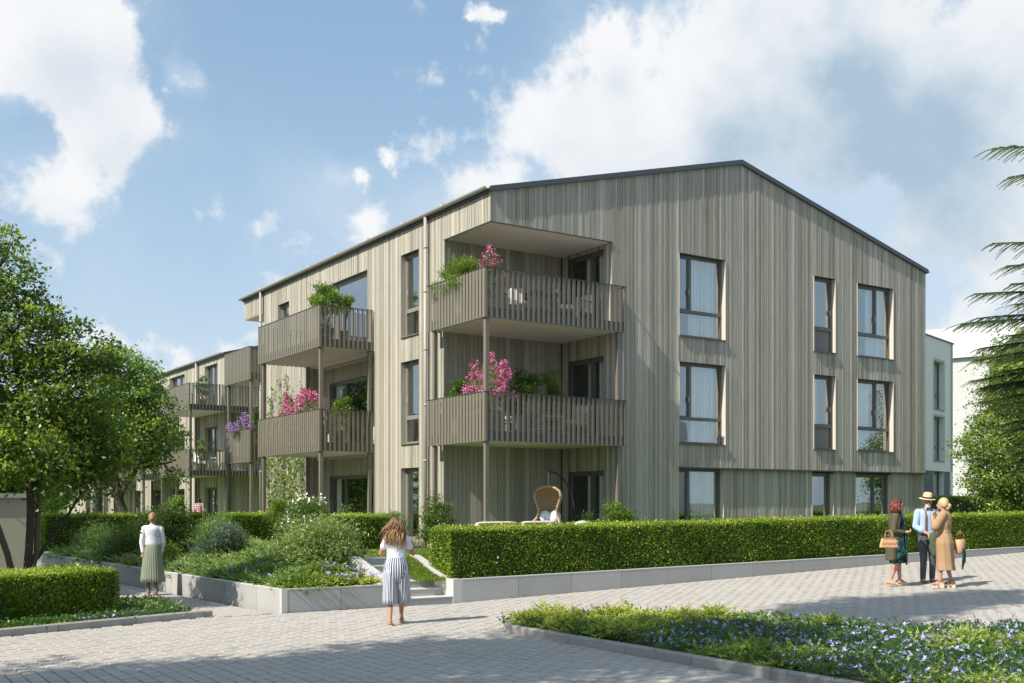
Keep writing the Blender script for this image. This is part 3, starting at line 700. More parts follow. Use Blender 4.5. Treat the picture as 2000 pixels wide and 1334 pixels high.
def downpipe(x, y, z0, z1, parent, r=.05, joints=None):
    mb = MB(); mb.tube([(x, y, z0), (x, y, z1)], r, 12, .6); p = mb.build('downpipe', 'pipe', parent)
    for zz in (joints or [z0+i*1.0+.6 for i in range(int(z1-z0))]):
        j = MB(); j.tube([(x, y, zz-.025), (x, y, zz+.025)], r*1.18, 12, .8); j.build('pipe_joint', 'pipe', p)
downpipe(-.09, 3.0, .55, EAVE-.04, B, joints=[1.6, 3.0, 4.45, 5.9, 7.4, 8.55]); downpipe(-.09, 14.98, .4, EAVE-.04, B, joints=[1.6, 3.0, 4.5, 5.9, 7.2, 8.3])
downpipe(3.96, -.08, .6, 6.26, B, .045, [1.4, 2.9, 4.4, 5.9])
# top soffit over the corner loggia and the far loggia
def spot(x, y, z, parent):
    mb = MB(); mb.tube([(x, y, z+.004), (x, y, z-.012)], .075, 20, .5); return mb.build('ceiling_spot', 'lamp_white', parent)
mb = MB(); mb.box((.03, .03, 8.60), (3.72, 2.21, 8.625)); so = mb.build('loggia_soffit', 'render_cream', B); spot(1.65, 1.1, 8.60, so)
mb = MB(); mb.box((0.0, -.012, 8.585), (3.71, .03, 8.605)); mb.box((-.012, -.012, 8.585), (.03, 2.2, 8.605)); mb.build('soffit_trim', 'dark_metal', B)
mb = MB(); mb.box((.03, 14.9, 8.62), (3.9, LEN-.02, 8.64)); mb.build('loggia_soffit', 'render_cream', B)
mb = MB(); mb.box((.005, 6.2, 6.243), (.52, 11.1, 6.27)); mb.build('recess_soffit', 'render_cream', B)
# terrace floor
mb = MB(); mb.box((-.5, -.5, .3), (3.9, 2.2, .70)); mb.box((-1.7, 6.2, .2), (.5, 11.0, .66)); mb.build('terrace', 'concrete', B)

# ---- balconies: slab, soffit, flashing, slats, rail, kick plate, spot
def slat_mesh(w, h, t, vertical_axis):
    mb = MB(); b = .003
    if vertical_axis == 'x': mb.box((-w/2, -t/2, 0), (w/2, t/2, h))
    else: mb.box((-t/2, -w/2, 0), (t/2, w/2, h))
    return mb.mesh('slat', 'bronze_slat')
RH = 1.14
SX = slat_mesh(.060, RH, .012, 'x'); SXi = slat_mesh(.018, RH-.02, .010, 'x'); SY = slat_mesh(.108, RH, .010, 'y'); SYo = slat_mesh(.066, RH, .012, 'y')
def balcony(parent, x0, x1, y0, y1, z, near=None, left=None, right=None, far=None, zz=None, spots=(), coarse=False, slabx=None):
    """x0/y0: outer edges. near: (xa,xb) rail along y0; left: (ya,yb) rail along x0; right/far: returns"""
    s = MB(); sx0, sx1, sy0, sy1 = slabx or (x0, x1, y0, y1); s.box((sx0+.03, sy0+.03, z+.012), (sx1, sy1, z+.24)); bal = s.build('balcony', 'render_cream', parent)
    f = MB()
    f.box((x0+.012, y0+.012, z+.004), (x1-.01, y0+.035, z+.235), .1)
    if left: f.box((x0+.012, y0+.036, z+.004), (x0+.035, left[1]-.01, z+.235), .1)
    f.build('slab_edge', 'dark_metal', bal)
    u = MB(); u.box((x0-.01, y0-.01, z-.012), (x1+.005, y0+.05, z+.002), .2)
    if left: u.box((x0-.01, y0+.051, z-.012), (x0+.05, left[1]+.005, z+.002), .2)
    u.build('bottom_rail', 'bronze_slat', bal)
    r_ = MB(); zt = z+RH
    if near: r_.box((near[0]-.012, y0-.02, zt), (near[1]+.012, y0+.045, zt+.012), .1)
    if left: r_.box((x0-.02, left[0]+.046, zt), (x0+.045, left[1]+.012, zt+.012), .1)
    if right: r_.box((x1-.045, right[0]+.046, zt), (x1+.012, right[1], zt+.012), .1)
    if far: r_.box((far[0], y1-.045, zt), (far[1], y1+.012, zt+.012), .1)
    r_.build('top_rail', 'dark_metal', bal)
    P = .150
    if near:
        n = int(round((near[1]-near[0])/P))
        for i in range(n+1):
            x = near[0]+.033+(near[1]-near[0]-.066)*i/n; inst(SX, 'slat', bal, (x, y0+.0, z))
            if i < n: inst(SXi, 'slat', bal, (x+P*.52, y0+.030, z+.01))
    if left:
        n = int(round((left[1]-left[0])/P))
        for i in range(n):
            y = left[0]+.065+(left[1]-left[0]-.12)*i/max(1, n-1); inst(SY, 'slat', bal, (x0-.002, y, z))
    if right:
        n = max(1, int((right[1]-right[0])/P))
        for i in range(n+1): inst(SYo, 'slat', bal, (x1-.006, right[0]+.08+P*i*.9, z))
    if far:
        n = int((far[1]-far[0])/P)
        for i in range(n+1): inst(SX, 'slat', bal, (far[0]+.05+P*i, y1-.006, z))
    for (x, y) in spots: spot(x, y, z+.012, bal)
    return bal
def post(parent, x, y, z0, z1, w=.10):
    mb = MB(); mb.box((x-w/2, y-w/2, z0), (x+w/2, y+w/2, z1)); p = mb.build('balcony_post', 'bronze_slat', parent)
    mb = MB(); mb.box((x-w/2-.03, y-w/2-.03, z0), (x+w/2+.03, y+w/2+.03, z0+.012)); mb.build('post_foot', 'dark_metal', p)
for z in (3.356, 6.25):
    balcony(B, -.38, 3.86, -.38, 2.4, z, near=(-.38, 3.86), left=(-.38, 2.40), right=(-.38, -.02), far=(-.38, -.03), spots=[(1.75, 1.0)], slabx=(-.38, 3.86, -.38, 2.23))
    balcony(B, -1.66, 0, 6.22, 10.97, z, near=(-1.66, -.03), left=(6.22, 10.97), far=(-1.66, -.03), slabx=(-1.66, (.53 if z < 5 else .03), 6.22, 10.95))
    balcony(B, -.5, 4.2, 14.93, 17.59, z, near=(-.5, -.03), left=(14.93, 17.59), far=(-.5, 4.2), slabx=(-.5, 4.2, 15.0, 17.56))
for x, y in ((-.29, -.29), (-.29, 2.15), (3.66, -.29)):
    post(B, x, y, .68, 3.345); post(B, x, y, 3.61, 6.24)
for x, y in ((-1.56, 6.34), (-1.56, 10.72), (-.08, 6.32), (-.08, 10.8)):
    post(B, x, y, .5 if y < 7 else .5, 3.345); post(B, x, y, 3.61, 6.24)
for x, y in ((-.38, 15.1), (-.38, 17.45)):
    post(B, x, y, .4, 3.345); post(B, x, y, 3.61, 6.24)
emit_planks(298, B)
# ============================================================ SECOND BUILDING (behind, same family)
B2 = thing('apartment_building', 'pale board clad apartment block farther back on the left, behind the trees', 'building')
DZ = -.25; X2 = 2.35; E2 = 8.66
side2 = Axis((X2, 26.1), (0, 1), (1, 0)); front2 = Axis((X2, 26.1), (1, 0), (0, 1))
L2 = 34
O2 = [(1.0, 2.8, 6.3, 8.32), (1.0, 2.8, 3.3, 5.42), (1.0, 2.8, .35, 2.62)]
for k in range(3):
    y = 6.0+k*8.2; O2 += [(y, y+2.5, 7.15, 8.32), (y, y+2.5, 3.3, 5.5), (y, y+2.4, .35, 2.6), (y+4.1, y+5.6, 7.15, 8.30), (y+4.1, y+5.6, 3.3, 5.5), (y+4.1, y+5.6, .35, 2.6)]
w2 = core(side2, .3, L2, 0, E2-.1, O2, 'side_wall', B2); boards(side2, 0, L2, 0, lambda y: E2-.05, O2, None, seed=21, widths=(.11, .15, .19))
W2 = 15; top2 = lambda x: E2-.05+2.0*(1-abs(x-W2/2)/(W2/2))
G2 = [(3.4, 4.9, .35, 2.55), (3.4, 4.9, 3.3, 5.4)]
core(front2, .04, W2, 0, E2-.1, G2, 'gable_wall', B2); boards(front2, 0, W2, 0, top2, G2, None, seed=22, widths=(.11, .15, .19))
vsx = [(X2+.04, E2-.12), (X2+W2, E2-.12), (X2+W2/2, E2+1.85)]
mb = MB(); mb.add([(x, 26.15, z) for x, z in vsx]+[(x, 26.4, z) for x, z in vsx], [(0, 1, 2), (5, 4, 3), (0, 2, 5, 3), (1, 4, 5, 2)]); mb.build('gable_top', 'wood_core', B2)
emit_planks(0, B2)
for (a, b, c, d) in O2: window(side2, a, b, c, d, B2, mull=.45, m='frame', curtain=[(.05, .35)], reveal=1, sill=False)
for (a, b, c, d) in G2: window(front2, a, b, c, d, B2, mull=.5, m='frame', gl='glass_shade', reveal=0, sill=False)
for zf in (.1, 3.0, 5.9, 8.4):
    mb = MB(); mb.box((X2+.36, 26.5, zf), (X2+4.5, 26.1+L2, zf+.25)); mb.build('floor_slab', 'interior', B2)
mb = MB(); mb.box((X2+4.5, 26.5, 0), (X2+4.6, 60, 8.6)); mb.build('partition_wall', 'interior', B2)
for x0, z0, x1, z1 in ((X2-.08, E2, X2+W2/2, E2+2.0), (X2+W2/2, E2+2.0, X2+W2+.1, E2)):
    mb = MB(); mb.hexa([(x0, 26.0, z0-.1), (x1, 26.0, z1-.1), (x1, 61, z1-.1), (x0, 61, z0-.1), (x0, 26.0, z0+.03), (x1, 26.0, z1+.03), (x1, 61, z1+.03), (x0, 61, z0+.03)]); mb.build('roof', 'roof_metal', B2)
half_gutter(X2-.13, 26.0, 61, E2+.03, B2)
for y in (29.9, 39.5, 48): downpipe(X2-.09, y, .1, E2, B2, .06)
for z in (3.356+DZ, 6.25+DZ):
    for (y0, y1) in ((25.4, 29.95), (33.0, 37.6), (41.2, 45.8)):
        first = y0 < 26
        balcony(B2, .54, 7.5 if first else X2, y0, y1, z, near=(.54, 7.4 if first else X2-.03), left=(y0, y1), far=(.54, X2-.03), slabx=(.54, X2, y0, y1))
        if first: mb = MB(); mb.box((X2, 25.43, z+.012), (7.5, 26.1, z+.24)); mb.build('balcony', 'render_cream', B2)
        for x, y in ((.64, y0+.1), (.64, y1-.1), (X2-.12, y0+.1), (X2-.12, y1-.1)):
            zt = z-.01; post(B2, x, y, .2 if z < 5 else 3.356+DZ+.25, zt)
for x in (4.4, 7.2): post(B2, x, 25.5, .2, 3.1); post(B2, x, 25.5, 3.36, 5.99)

# ============================================================ GREY RENDERED NEIGHBOUR AND PALE HOUSE (right)
B3 = thing('apartment_building', 'light grey rendered building with dark brick base, behind the right end of the clad gable', 'building')
ga = Axis((30.8, 8.7), (-.956, -.2926), (-.2926, .956))
op3 = [(1.25, 2.62, 6.1, 8.25), (1.25, 2.62, 3.80, 5.78), (1.25, 2.62, 1.2, 3.30), (6, 7.4, 6.1, 8.25), (6, 7.4, 3.8, 5.78)]
core(ga, 0, 10, 3.33, 9.22, op3, 'rendered_wall', B3, 'stucco_grey', .0, .35); core(ga, 0, 10, .3, 3.33, op3, 'brick_base', B3, 'brick_dark', .03, .35)
e3 = Axis((30.8, 8.7), (-.2926, .956), (-.956, -.2926)); core(e3, 0, 9, .3, 9.22, [], 'end_wall', B3, 'stucco_grey', 0.0, .35)
mb = MB(); ga.box(mb, -.06, 10, -.05, 9, 9.22, 9.28); mb.build('roof_edge', 'dark_metal', B3)
for o in op3:
    w_ = window(ga, o[0], o[1], o[2], o[3], B3, mull=None, trans=.3 if o[2] > 3 else None, m='frame', curtain=[(.25, .95)], reveal=0, inset=.22)
    mb = MB()
    for q in ((o[0]-.1, o[0], o[2]-.1, o[3]+.1), (o[1], o[1]+.1, o[2]-.1, o[3]+.1), (o[0], o[1], o[3], o[3]+.1), (o[0], o[1], o[2]-.1, o[2])):
        if o[2] > 3: ga.box(mb, q[0], q[1], -.01, .0, q[2], q[3])
    if mb.v: mb.build('window_surround', 'concrete_cap', w_)
    mb = MB(); ga.box(mb, o[0]-.003, o[0]+.003, 0, .24, o[2], o[3]); mb.build('reveal', 'lamp_white', w_); mb = MB(); ga.box(mb, o[1]-.003, o[1]+.003, 0, .24, o[2], o[3]); mb.build('reveal', 'lamp_white', w_)
H4 = thing('house', 'gabled house coloured pale for haze in the distance at the right edge, half behind the tree', 'house', (62, 24, 0), R(17))
mb = MB(); mb.box((-9, 0, -1), (9, 10, 11.9)); mb.build('wall', 'hazed_wall', H4)
mb = MB(); mb.add([(-9.3, -.3, 11.85), (9.3, -.3, 11.85), (0, -.3, 15.4), (-9.3, 10, 11.85), (9.3, 10, 11.85), (0, 10, 15.4)], [(0, 1, 2), (5, 4, 3), (0, 2, 5, 3), (1, 4, 5, 2), (0, 3, 4, 1)]); mb.build('roof', 'hazed_wall', H4)
mb = MB(); mb.box((-9.4, -.4, 11.8), (9.4, -.3, 11.92)); mb.build('eave_trim', 'hazed_trim', H4)
for (x, z) in ((-5, 7), (-1, 7), (3, 7), (-5, 3), (-1, 3), (3, 3)):
    mb = MB(); mb.box((x, -.02, z), (x+1.2, .0, z+2)); mb.build('window', 'hazed_trim', H4)
# beige garden wall / shed behind the left tree
G5 = thing('garden_shed', 'beige rendered flat roofed outbuilding behind the stems of the left tree', 'shed', (-9.85, 2.0, 0))
mb = MB(); mb.box((-4, 0, -.1), (0, 3.2, 2.0)); mb.build('wall', 'stucco_beige', G5)
mb = MB(); mb.box((-4.05, -.05, 2.0), (.05, 3.25, 2.09)); mb.build('roof', 'concrete_cap', G5)
# building across the street, only seen mirrored in the gable windows
B6 = thing('apartment_building', 'white rendered building across the street, seen only as a reflection in the gable windows', 'building', (24, -34, 0))
mb = MB(); mb.box((-14, -8, 0), (14, 0, 7.6)); mb.build('wall', 'stucco_grey', B6)
for i in range(7):
    for z in (1.2, 4.2): mb = MB(); mb.box((-12+i*3.6, .0, z), (-10.6+i*3.6, .03, z+1.7)); mb.build('window', 'frame', B6)
# ============================================================ HEDGES
def box_surface(n, x0, x1, y0, y1, z0, z1, faces):
    """sample points on box faces: returns points and outward normals"""
    A = {'-y': (x1-x0)*(z1-z0), '+y': (x1-x0)*(z1-z0), '-x': (y1-y0)*(z1-z0), '+x': (y1-y0)*(z1-z0), '+z': (x1-x0)*(y1-y0)}
    tot = sum(A[f] for f in faces); P = []; N = []
    for f in faces:
        k = int(n*A[f]/tot); u = rng.random((k, 3)); p = np.stack([x0+u[:, 0]*(x1-x0), y0+u[:, 1]*(y1-y0), z0+u[:, 2]*(z1-z0)], 1); nn = np.zeros((k, 3))
        if f == '-y': p[:, 1] = y0; nn[:, 1] = -1
        if f == '+y': p[:, 1] = y1; nn[:, 1] = 1
        if f == '-x': p[:, 0] = x0; nn[:, 0] = -1
        if f == '+x': p[:, 0] = x1; nn[:, 0] = 1
        if f == '+z': p[:, 2] = z1; nn[:, 2] = 1
        P.append(p); N.append(nn)
    return np.concatenate(P), np.concatenate(N)
def hedge(name, label, x0, x1, y0, y1, z0, z1, density, L, Wd, m='leaf_hedge', faces=('-y', '-x', '+z'), slope=0.0, loc=(0, 0, 0), rz=0, rough=.03, tb=.0):
    th = thing(name, label, 'hedge', loc, rz)
    area = sum({'-y': (x1-x0)*(z1-z0), '+y': (x1-x0)*(z1-z0), '-x': (y1-y0)*(z1-z0), '+x': (y1-y0)*(z1-z0), '+z': (x1-x0)*(y1-y0)}[f] for f in faces)
    n = int(area*density); P, N = box_surface(n, x0, x1, y0, y1, z0, z1, faces)
    # gentle unevenness of the clipped surface, plus leaves at several depths
    w = np.sin(P[:, 0]*5.1+P[:, 2]*3)*.012+np.sin(P[:, 0]*1.7+P[:, 1]*4)*.014
    dep = rng.exponential(rough, len(P)); out_ = rng.random(len(P)) < (.05+.07*(N[:, 2] > .5))
    off = w-dep+out_*rng.uniform(0, .07, len(P)); P = P+N*off[:, None]+rng.normal(size=P.shape)*.006
    # round the upper edges
    ez = np.clip((P[:, 2]-(z1-.06))/.06, 0, 1); P[:, 1] += ez*.03*(N[:, 1] < 0); P[:, 0] += ez*.03*(N[:, 0] < 0)-ez*.03*(N[:, 0] > 0)
    P[:, 2] += slope*(P[:, 0]-x0)
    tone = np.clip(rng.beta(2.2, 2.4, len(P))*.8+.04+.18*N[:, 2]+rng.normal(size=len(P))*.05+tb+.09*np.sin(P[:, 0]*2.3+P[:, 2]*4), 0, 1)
    out = N*.75; out[:, 2] += .35
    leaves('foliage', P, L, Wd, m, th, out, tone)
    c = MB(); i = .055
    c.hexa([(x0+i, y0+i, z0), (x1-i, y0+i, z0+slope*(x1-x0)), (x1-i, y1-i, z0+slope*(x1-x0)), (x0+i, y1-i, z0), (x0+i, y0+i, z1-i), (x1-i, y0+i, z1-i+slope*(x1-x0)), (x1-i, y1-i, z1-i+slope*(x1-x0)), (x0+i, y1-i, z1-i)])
    c.build('dark_core', 'leaf_dark', th)  # solid dark box that fills the hedge behind its leaves
    return th
hedge('hedge', 'long clipped hedge in front of the gable, on the retaining wall right of the steps', -3.36, 20, -3.86, -3.02, .42, 1.39, 2300, .044, .028, slope=.0105, rough=.024)
hedge('hedge', 'clipped hedge by the left kerb in the foreground, behind the flower strip', -.0, 9, 0, 1.25, .02, .80, 4200, .042, .028, faces=('-y', '+x', '+z'), loc=(-9.40-9*.953, -3.62-9*.302, 0), rz=math.atan2(.302, .953), rough=.024, tb=.03)
hedge('hedge', 'lower hedge strip just behind the foreground hedge at the left, beside the tree stems', 0, 4.0, 0, .6, .02, .74, 3500, .036, .022, faces=('-y', '+x', '+z'), loc=(-13.1, -2.9, 0), rz=R(17.6), tb=.12)
hedge('hedge', 'clipped garden hedge block on the lawn straight behind the steps', -3.2, -.75, 3.2, 4.2, .62, 1.58, 2600, .042, .026)
hedge('hedge', 'clipped garden hedge block by the foot of the leftmost post of the long balconies', -3.1, -.6, 9.3, 10.4, .5, 1.57, 2200, .044, .028)
hedge('hedge', 'long shaded clipped hedge across the garden, in front of the farther building', -6.9, .6, 16.6, 17.6, .3, 1.50, 1500, .055, .034)
hedge('hedge', 'clipped hedge on higher ground behind the right end of the long hedge', 17.2, 36, 3.2, 4.6, .9, 2.12, 900, .06, .038)
# lawn grass tufts near the steps and by the posts
def grass_cards(name, n, x0, x1, y0, y1, h=.05):
    P = np.stack([rng.uniform(x0, x1, n), rng.uniform(y0, y1, n), np.zeros(n)], 1); P[:, 2] = [z_lawn(a, b)-.005 for a, b in P[:, :2]]
    D = rng.normal(size=(n, 3))*.35; D[:, 2] = 1; V, F, T = leaf_arrays(P, D, rng.normal(size=(n, 3)), np.full(n, h)*rng.uniform(.6, 1.3, n), np.full(n, .012), rng.random(n))
    return npmesh(name, V, F, T, 'leaf_bright')
o = stuff(grass_cards('grass', 22000, -3.9, 1.0, -2.1, 7.5, .04)); o['label'] = 'short lawn grass behind the steps and under the balconies'; o['category'] = 'grass'
o = stuff(grass_cards('grass', 9000, -3.9, -2.9, -3.8, -2.2, .09)); o['label'] = 'rough grass edge between the steps and the end of the long hedge'; o['category'] = 'grass'
o = stuff(grass_cards('grass', 12000, -4.2, .0, 7.5, 12)); o['label'] = 'short lawn grass around the far balcony post'; o['category'] = 'grass'

# ============================================================ LOW PLANTING
def tuft_template(nb=9, ns=15, L=.25, seed=0, el=(2, 30), w=.011, sl=.040):
    """feathery juniper spray: shoots fanning outwards with pinnate sprays"""
    r = np.random.default_rng(seed); P = []; D = []; T = []; LL = []
    for b in range(nb):
        az = 2*math.pi*(b+r.random()*.8)/nb; e = R(r.uniform(*el)); d = np.array([math.cos(az)*math.cos(e), math.sin(az)*math.cos(e), math.sin(e)]); ln = L*r.uniform(.65, 1.15)
        s_ = np.cross(d, [0, 0, 1]); s_ /= np.linalg.norm(s_)
        for k in range(ns):
            f = .18+.82*k/ns; p = d*ln*f+np.array([0, 0, -.10*ln*f*f])
            for sg in (-1, 1):
                dd = d*.80+s_*sg*.85*(1-.35*f)+np.array([0, 0, .06])+r.normal(size=3)*.18; P.append(p+r.normal(size=3)*.004); D.append(dd); T.append(.15+.75*f+r.normal()*.10); LL.append(sl*(1.15-.5*f))
        P.append(d*ln*.95); D.append(d+np.array([0, 0, .1])); T.append(.95); LL.append(sl)
    P = np.array(P); D = np.array(D); N = np.tile([-.3, -.5, .7], (len(P), 1))+r.normal(size=(len(P), 3))*.7
    V, F, T4 = leaf_arrays(P, D, N, np.array(LL), np.full(len(P), w), np.clip(T, 0, 1))
    return V, F, T4
def scatter(name, temps, pts, m, parent=None, smin=.8, smax=1.2, tonej=.12, tilt=.25, tz=1.0):
    Vs = []; Fs = []; Ts = []; o = 0
    for p in pts:
        V, F, T = temps[rng.integers(len(temps))]; a = rng.uniform(0, 6.283); s = rng.uniform(smin, smax); c, q = math.cos(a), math.sin(a)
        tx, ty = rng.normal()*tilt, rng.normal()*tilt
        Rz = np.array([[c, -q, 0], [q, c, 0], [0, 0, 1]]); Rt = np.array([[1, 0, tx], [0, 1, ty], [-tx, -ty, 1]])
        Vs.append(V*np.array([1, 1, tz]) @ (Rt @ Rz).T*s+np.array(p)); Fs.append(F+o); Ts.append(np.clip(T+rng.normal()*tonej, 0, 1)); o += len(V)
    return npmesh(name, np.concatenate(Vs), np.concatenate(Fs), np.concatenate(Ts), m, parent)
JT = [tuft_template(seed=i) for i in range(6)]
JTs = [tuft_template(8, 10, .24, seed=20+i, w=.020, sl=.055, el=(0, 26)) for i in range(5)]
def vinca_template(seed, n=30, r=.11, h=.10):
    q = np.random.default_rng(seed); P = np.stack([q.normal(size=n)*r*.55, q.normal(size=n)*r*.55, q.uniform(.02, h, n)], 1); D = q.normal(size=(n, 3)); D[:, 2] = abs(D[:, 2])*.5
    return leaf_arrays(P, D, np.tile([0, 0, 1.], (n, 1))+q.normal(size=(n, 3))*.4, np.full(n, .045), np.full(n, .024), q.random(n))
VT = [vinca_template(i) for i in range(6)]
def flower_template(seed, r=.024):
    q = np.random.default_rng(seed); P = []; D = []
    for k in range(5): a = 2*math.pi*k/5; P.append([0, 0, 0]); D.append([math.cos(a), math.sin(a), .15])
    return leaf_arrays(np.array(P, float), np.array(D), np.tile([0, 0, 1.], (5, 1)), np.full(5, r), np.full(5, r*.55), q.uniform(.2, .9, 5))
FT = [flower_template(i) for i in range(4)]
def pts_in(n, inside, x0, x1, y0, y1, zf):
    out = []
    while len(out) < n:
        x, y = rng.uniform(x0, x1), rng.uniform(y0, y1)
        if inside(x, y): out.append((x, y, zf(x, y)))
    return out
def mound(x, y, a=.2): return a*abs(math.sin(2.7*x+1.3*math.sin(1.9*y))*math.sin(2.9*y+1.1*math.sin(2.3*x)))
def cover(name, label, cat, temps, pts, m, **k):
    o = stuff(scatter(name, temps, pts, m, **k)); o['label'] = label; o['category'] = cat; return o
IPATCH = [(-4.55, -10.8, .55), (-3.7, -11.6, .5)]
def fl(x, y):   # where the flowering cover grows on the island (0 juniper .. 1 flowers)
    return math.sin(x*1.9+1.3)*.35+math.sin(y*2.3+x*.7)*.35+(.55 if y < -10.2 else -.5)
isl_in = lambda x, y: island_in(x, y) and (x > -4.93) and y > -17.5
isl_j = lambda x, y: isl_in(x, y) and (fl(x, y) < .25) and island_in(x-.12, y) and island_in(x+.14, y+.14)
g1 = lambda x, y: isl_j(x, y) and y > -10.9 and x < -2.2+.5*math.sin(y*3)
g2 = lambda x, y: isl_j(x, y) and not (y > -10.9 and x < -2.2+.5*math.sin(y*3))
cover('juniper', 'yellow green creeping juniper at the tip of the foreground island', 'ground cover', JT, pts_in(420, g1, -5, -1.9, -11, -7.8, lambda x, y: .07+mound(x, y, .16)), 'juniper_gold', smin=.75, smax=1.2, tonej=.16, tz=.8)
cover('juniper', 'green creeping juniper patches among the flowers of the foreground island', 'ground cover', JT, pts_in(720, g2, -5, 4.5, -16.5, -7.8, lambda x, y: .05+mound(x, y, .15)), 'juniper', smin=.75, smax=1.2, tonej=.16, tz=.8)
cover('ground_cover', 'dark leafy ground cover under the lilac flowers on the foreground island', 'ground cover', VT, pts_in(2300, isl_in, -5, 4.8, -16.5, -7.9, lambda x, y: .07), 'vinca', smin=.9, smax=1.5)
o = cover('lilac_flowers', 'small star shaped lilac flowers scattered over the foreground island', 'flowers', FT, pts_in(3600, lambda x, y: isl_in(x, y) and fl(x, y) > -.05 and y < -9.6, -5, 4.8, -16.5, -9.6, lambda x, y: .19+rng.normal()*.03), 'lilac', smin=.8, smax=1.5, tilt=.5)
# planter left of the steps: carpet of juniper following the slope
pl = lambda x, y: -6.62 < x < -4.85+(.55 if y > -2 else 0)+(.7 if y > 0 else 0)+(.3 if y > 5 else 0) and y > -3.95
zl = lambda x, y: z_lawn(x, y)+.0+mound(x, y, .16)
cover('juniper', 'blue green creeping juniper carpet along the planter wall beside the path', 'ground cover', JTs, pts_in(1500, lambda x, y: pl(x, y) and not (y < -2.9 and x > -5.9), -6.65, -2.6, -3.95, 9, zl), 'juniper_green', smin=.8, smax=1.35)
cover('juniper', 'creeping juniper carpet in the back of the garden between path and shaded hedge', 'ground cover', JTs, pts_in(900, lambda x, y: True, -6.7, -2.6, 9, 16.5, zl), 'juniper_green', smin=1.1, smax=1.9)
cover('juniper', 'bright golden juniper tips in the carpet and along the wall top by the steps', 'ground cover', JTs, pts_in(46, lambda x, y: True, -5.9, -4.9, -3.9, -3.3, zl)+pts_in(22, lambda x, y: True, -4.6, -3.6, 2.5, 3.6, zl)+pts_in(20, lambda x, y: True, -6.3, -5.6, 4.5, 6.5, zl), 'juniper_gold', smin=.8, smax=1.2)
cover('ground_cover', 'fresh green leafy cover spilling over the corner of the planter wall', 'ground cover', VT, pts_in(260, lambda x, y: True, -6.55, -5.3, -3.93, -2.9, zl)+pts_in(200, lambda x, y: True, -6.6, -5.5, -3.9, 1.5, zl), 'leaf_bright', smin=.9, smax=1.3)
cover('lilac_flowers', 'lilac flowers on top of the planter left of the steps', 'flowers', FT, pts_in(150, lambda x, y: True, -5.6, -4.75, -3.95, -2.9, lambda x, y: zl(x, y)+.16)+pts_in(70, lambda x, y: True, -6.6, -5.8, -3.2, .5, lambda x, y: zl(x, y)+.17)+pts_in(120, lambda x, y: True, -6.6, -4, 7, 15, lambda x, y: zl(x, y)+.25), 'lilac', smin=1.0, smax=1.6, tilt=.5)
# left strip by the path
ls = lambda x, y: (Vector((x, y))-K0).dot(KN) < -.14 and x < -8.30
cover('ground_cover', 'dark leafy cover with small flowers in the strip at the end of the left kerb', 'ground cover', VT, pts_in(520, lambda x, y: ls(x, y) and ((Vector((x, y))-K0).dot(KN) > -.5 or x > -9.35), -14, -8.2, -7, -1.2, lambda x, y: .05), 'vinca', smin=.8, smax=1.3)
cover('juniper', 'golden juniper clumps in the strip between foreground hedge and path', 'ground cover', JT, pts_in(60, lambda x, y: ls(x, y) and x > -9.3 and (Vector((x, y))-K0).dot(KN) < -.55, -9.3, -8.3, -4.2, -1.8, lambda x, y: .06)+[kp(s, .32)+(.05,) for s in (1.0, 1.5, 1.62, 2.3, 2.45, 2.9, 3.1, .5, 3.6)], 'juniper_gold', smin=.6, smax=.95)
cover('lilac_flowers', 'small lilac flowers at the tip of the left strip beside the path', 'flowers', FT, pts_in(170, lambda x, y: ls(x, y) and x > -10.2 and (Vector((x, y))-K0).dot(KN) > -1.1, -10.2, -8.3, -5, -2.6, lambda x, y: .15), 'lilac', smin=.8, smax=1.3, tilt=.5)

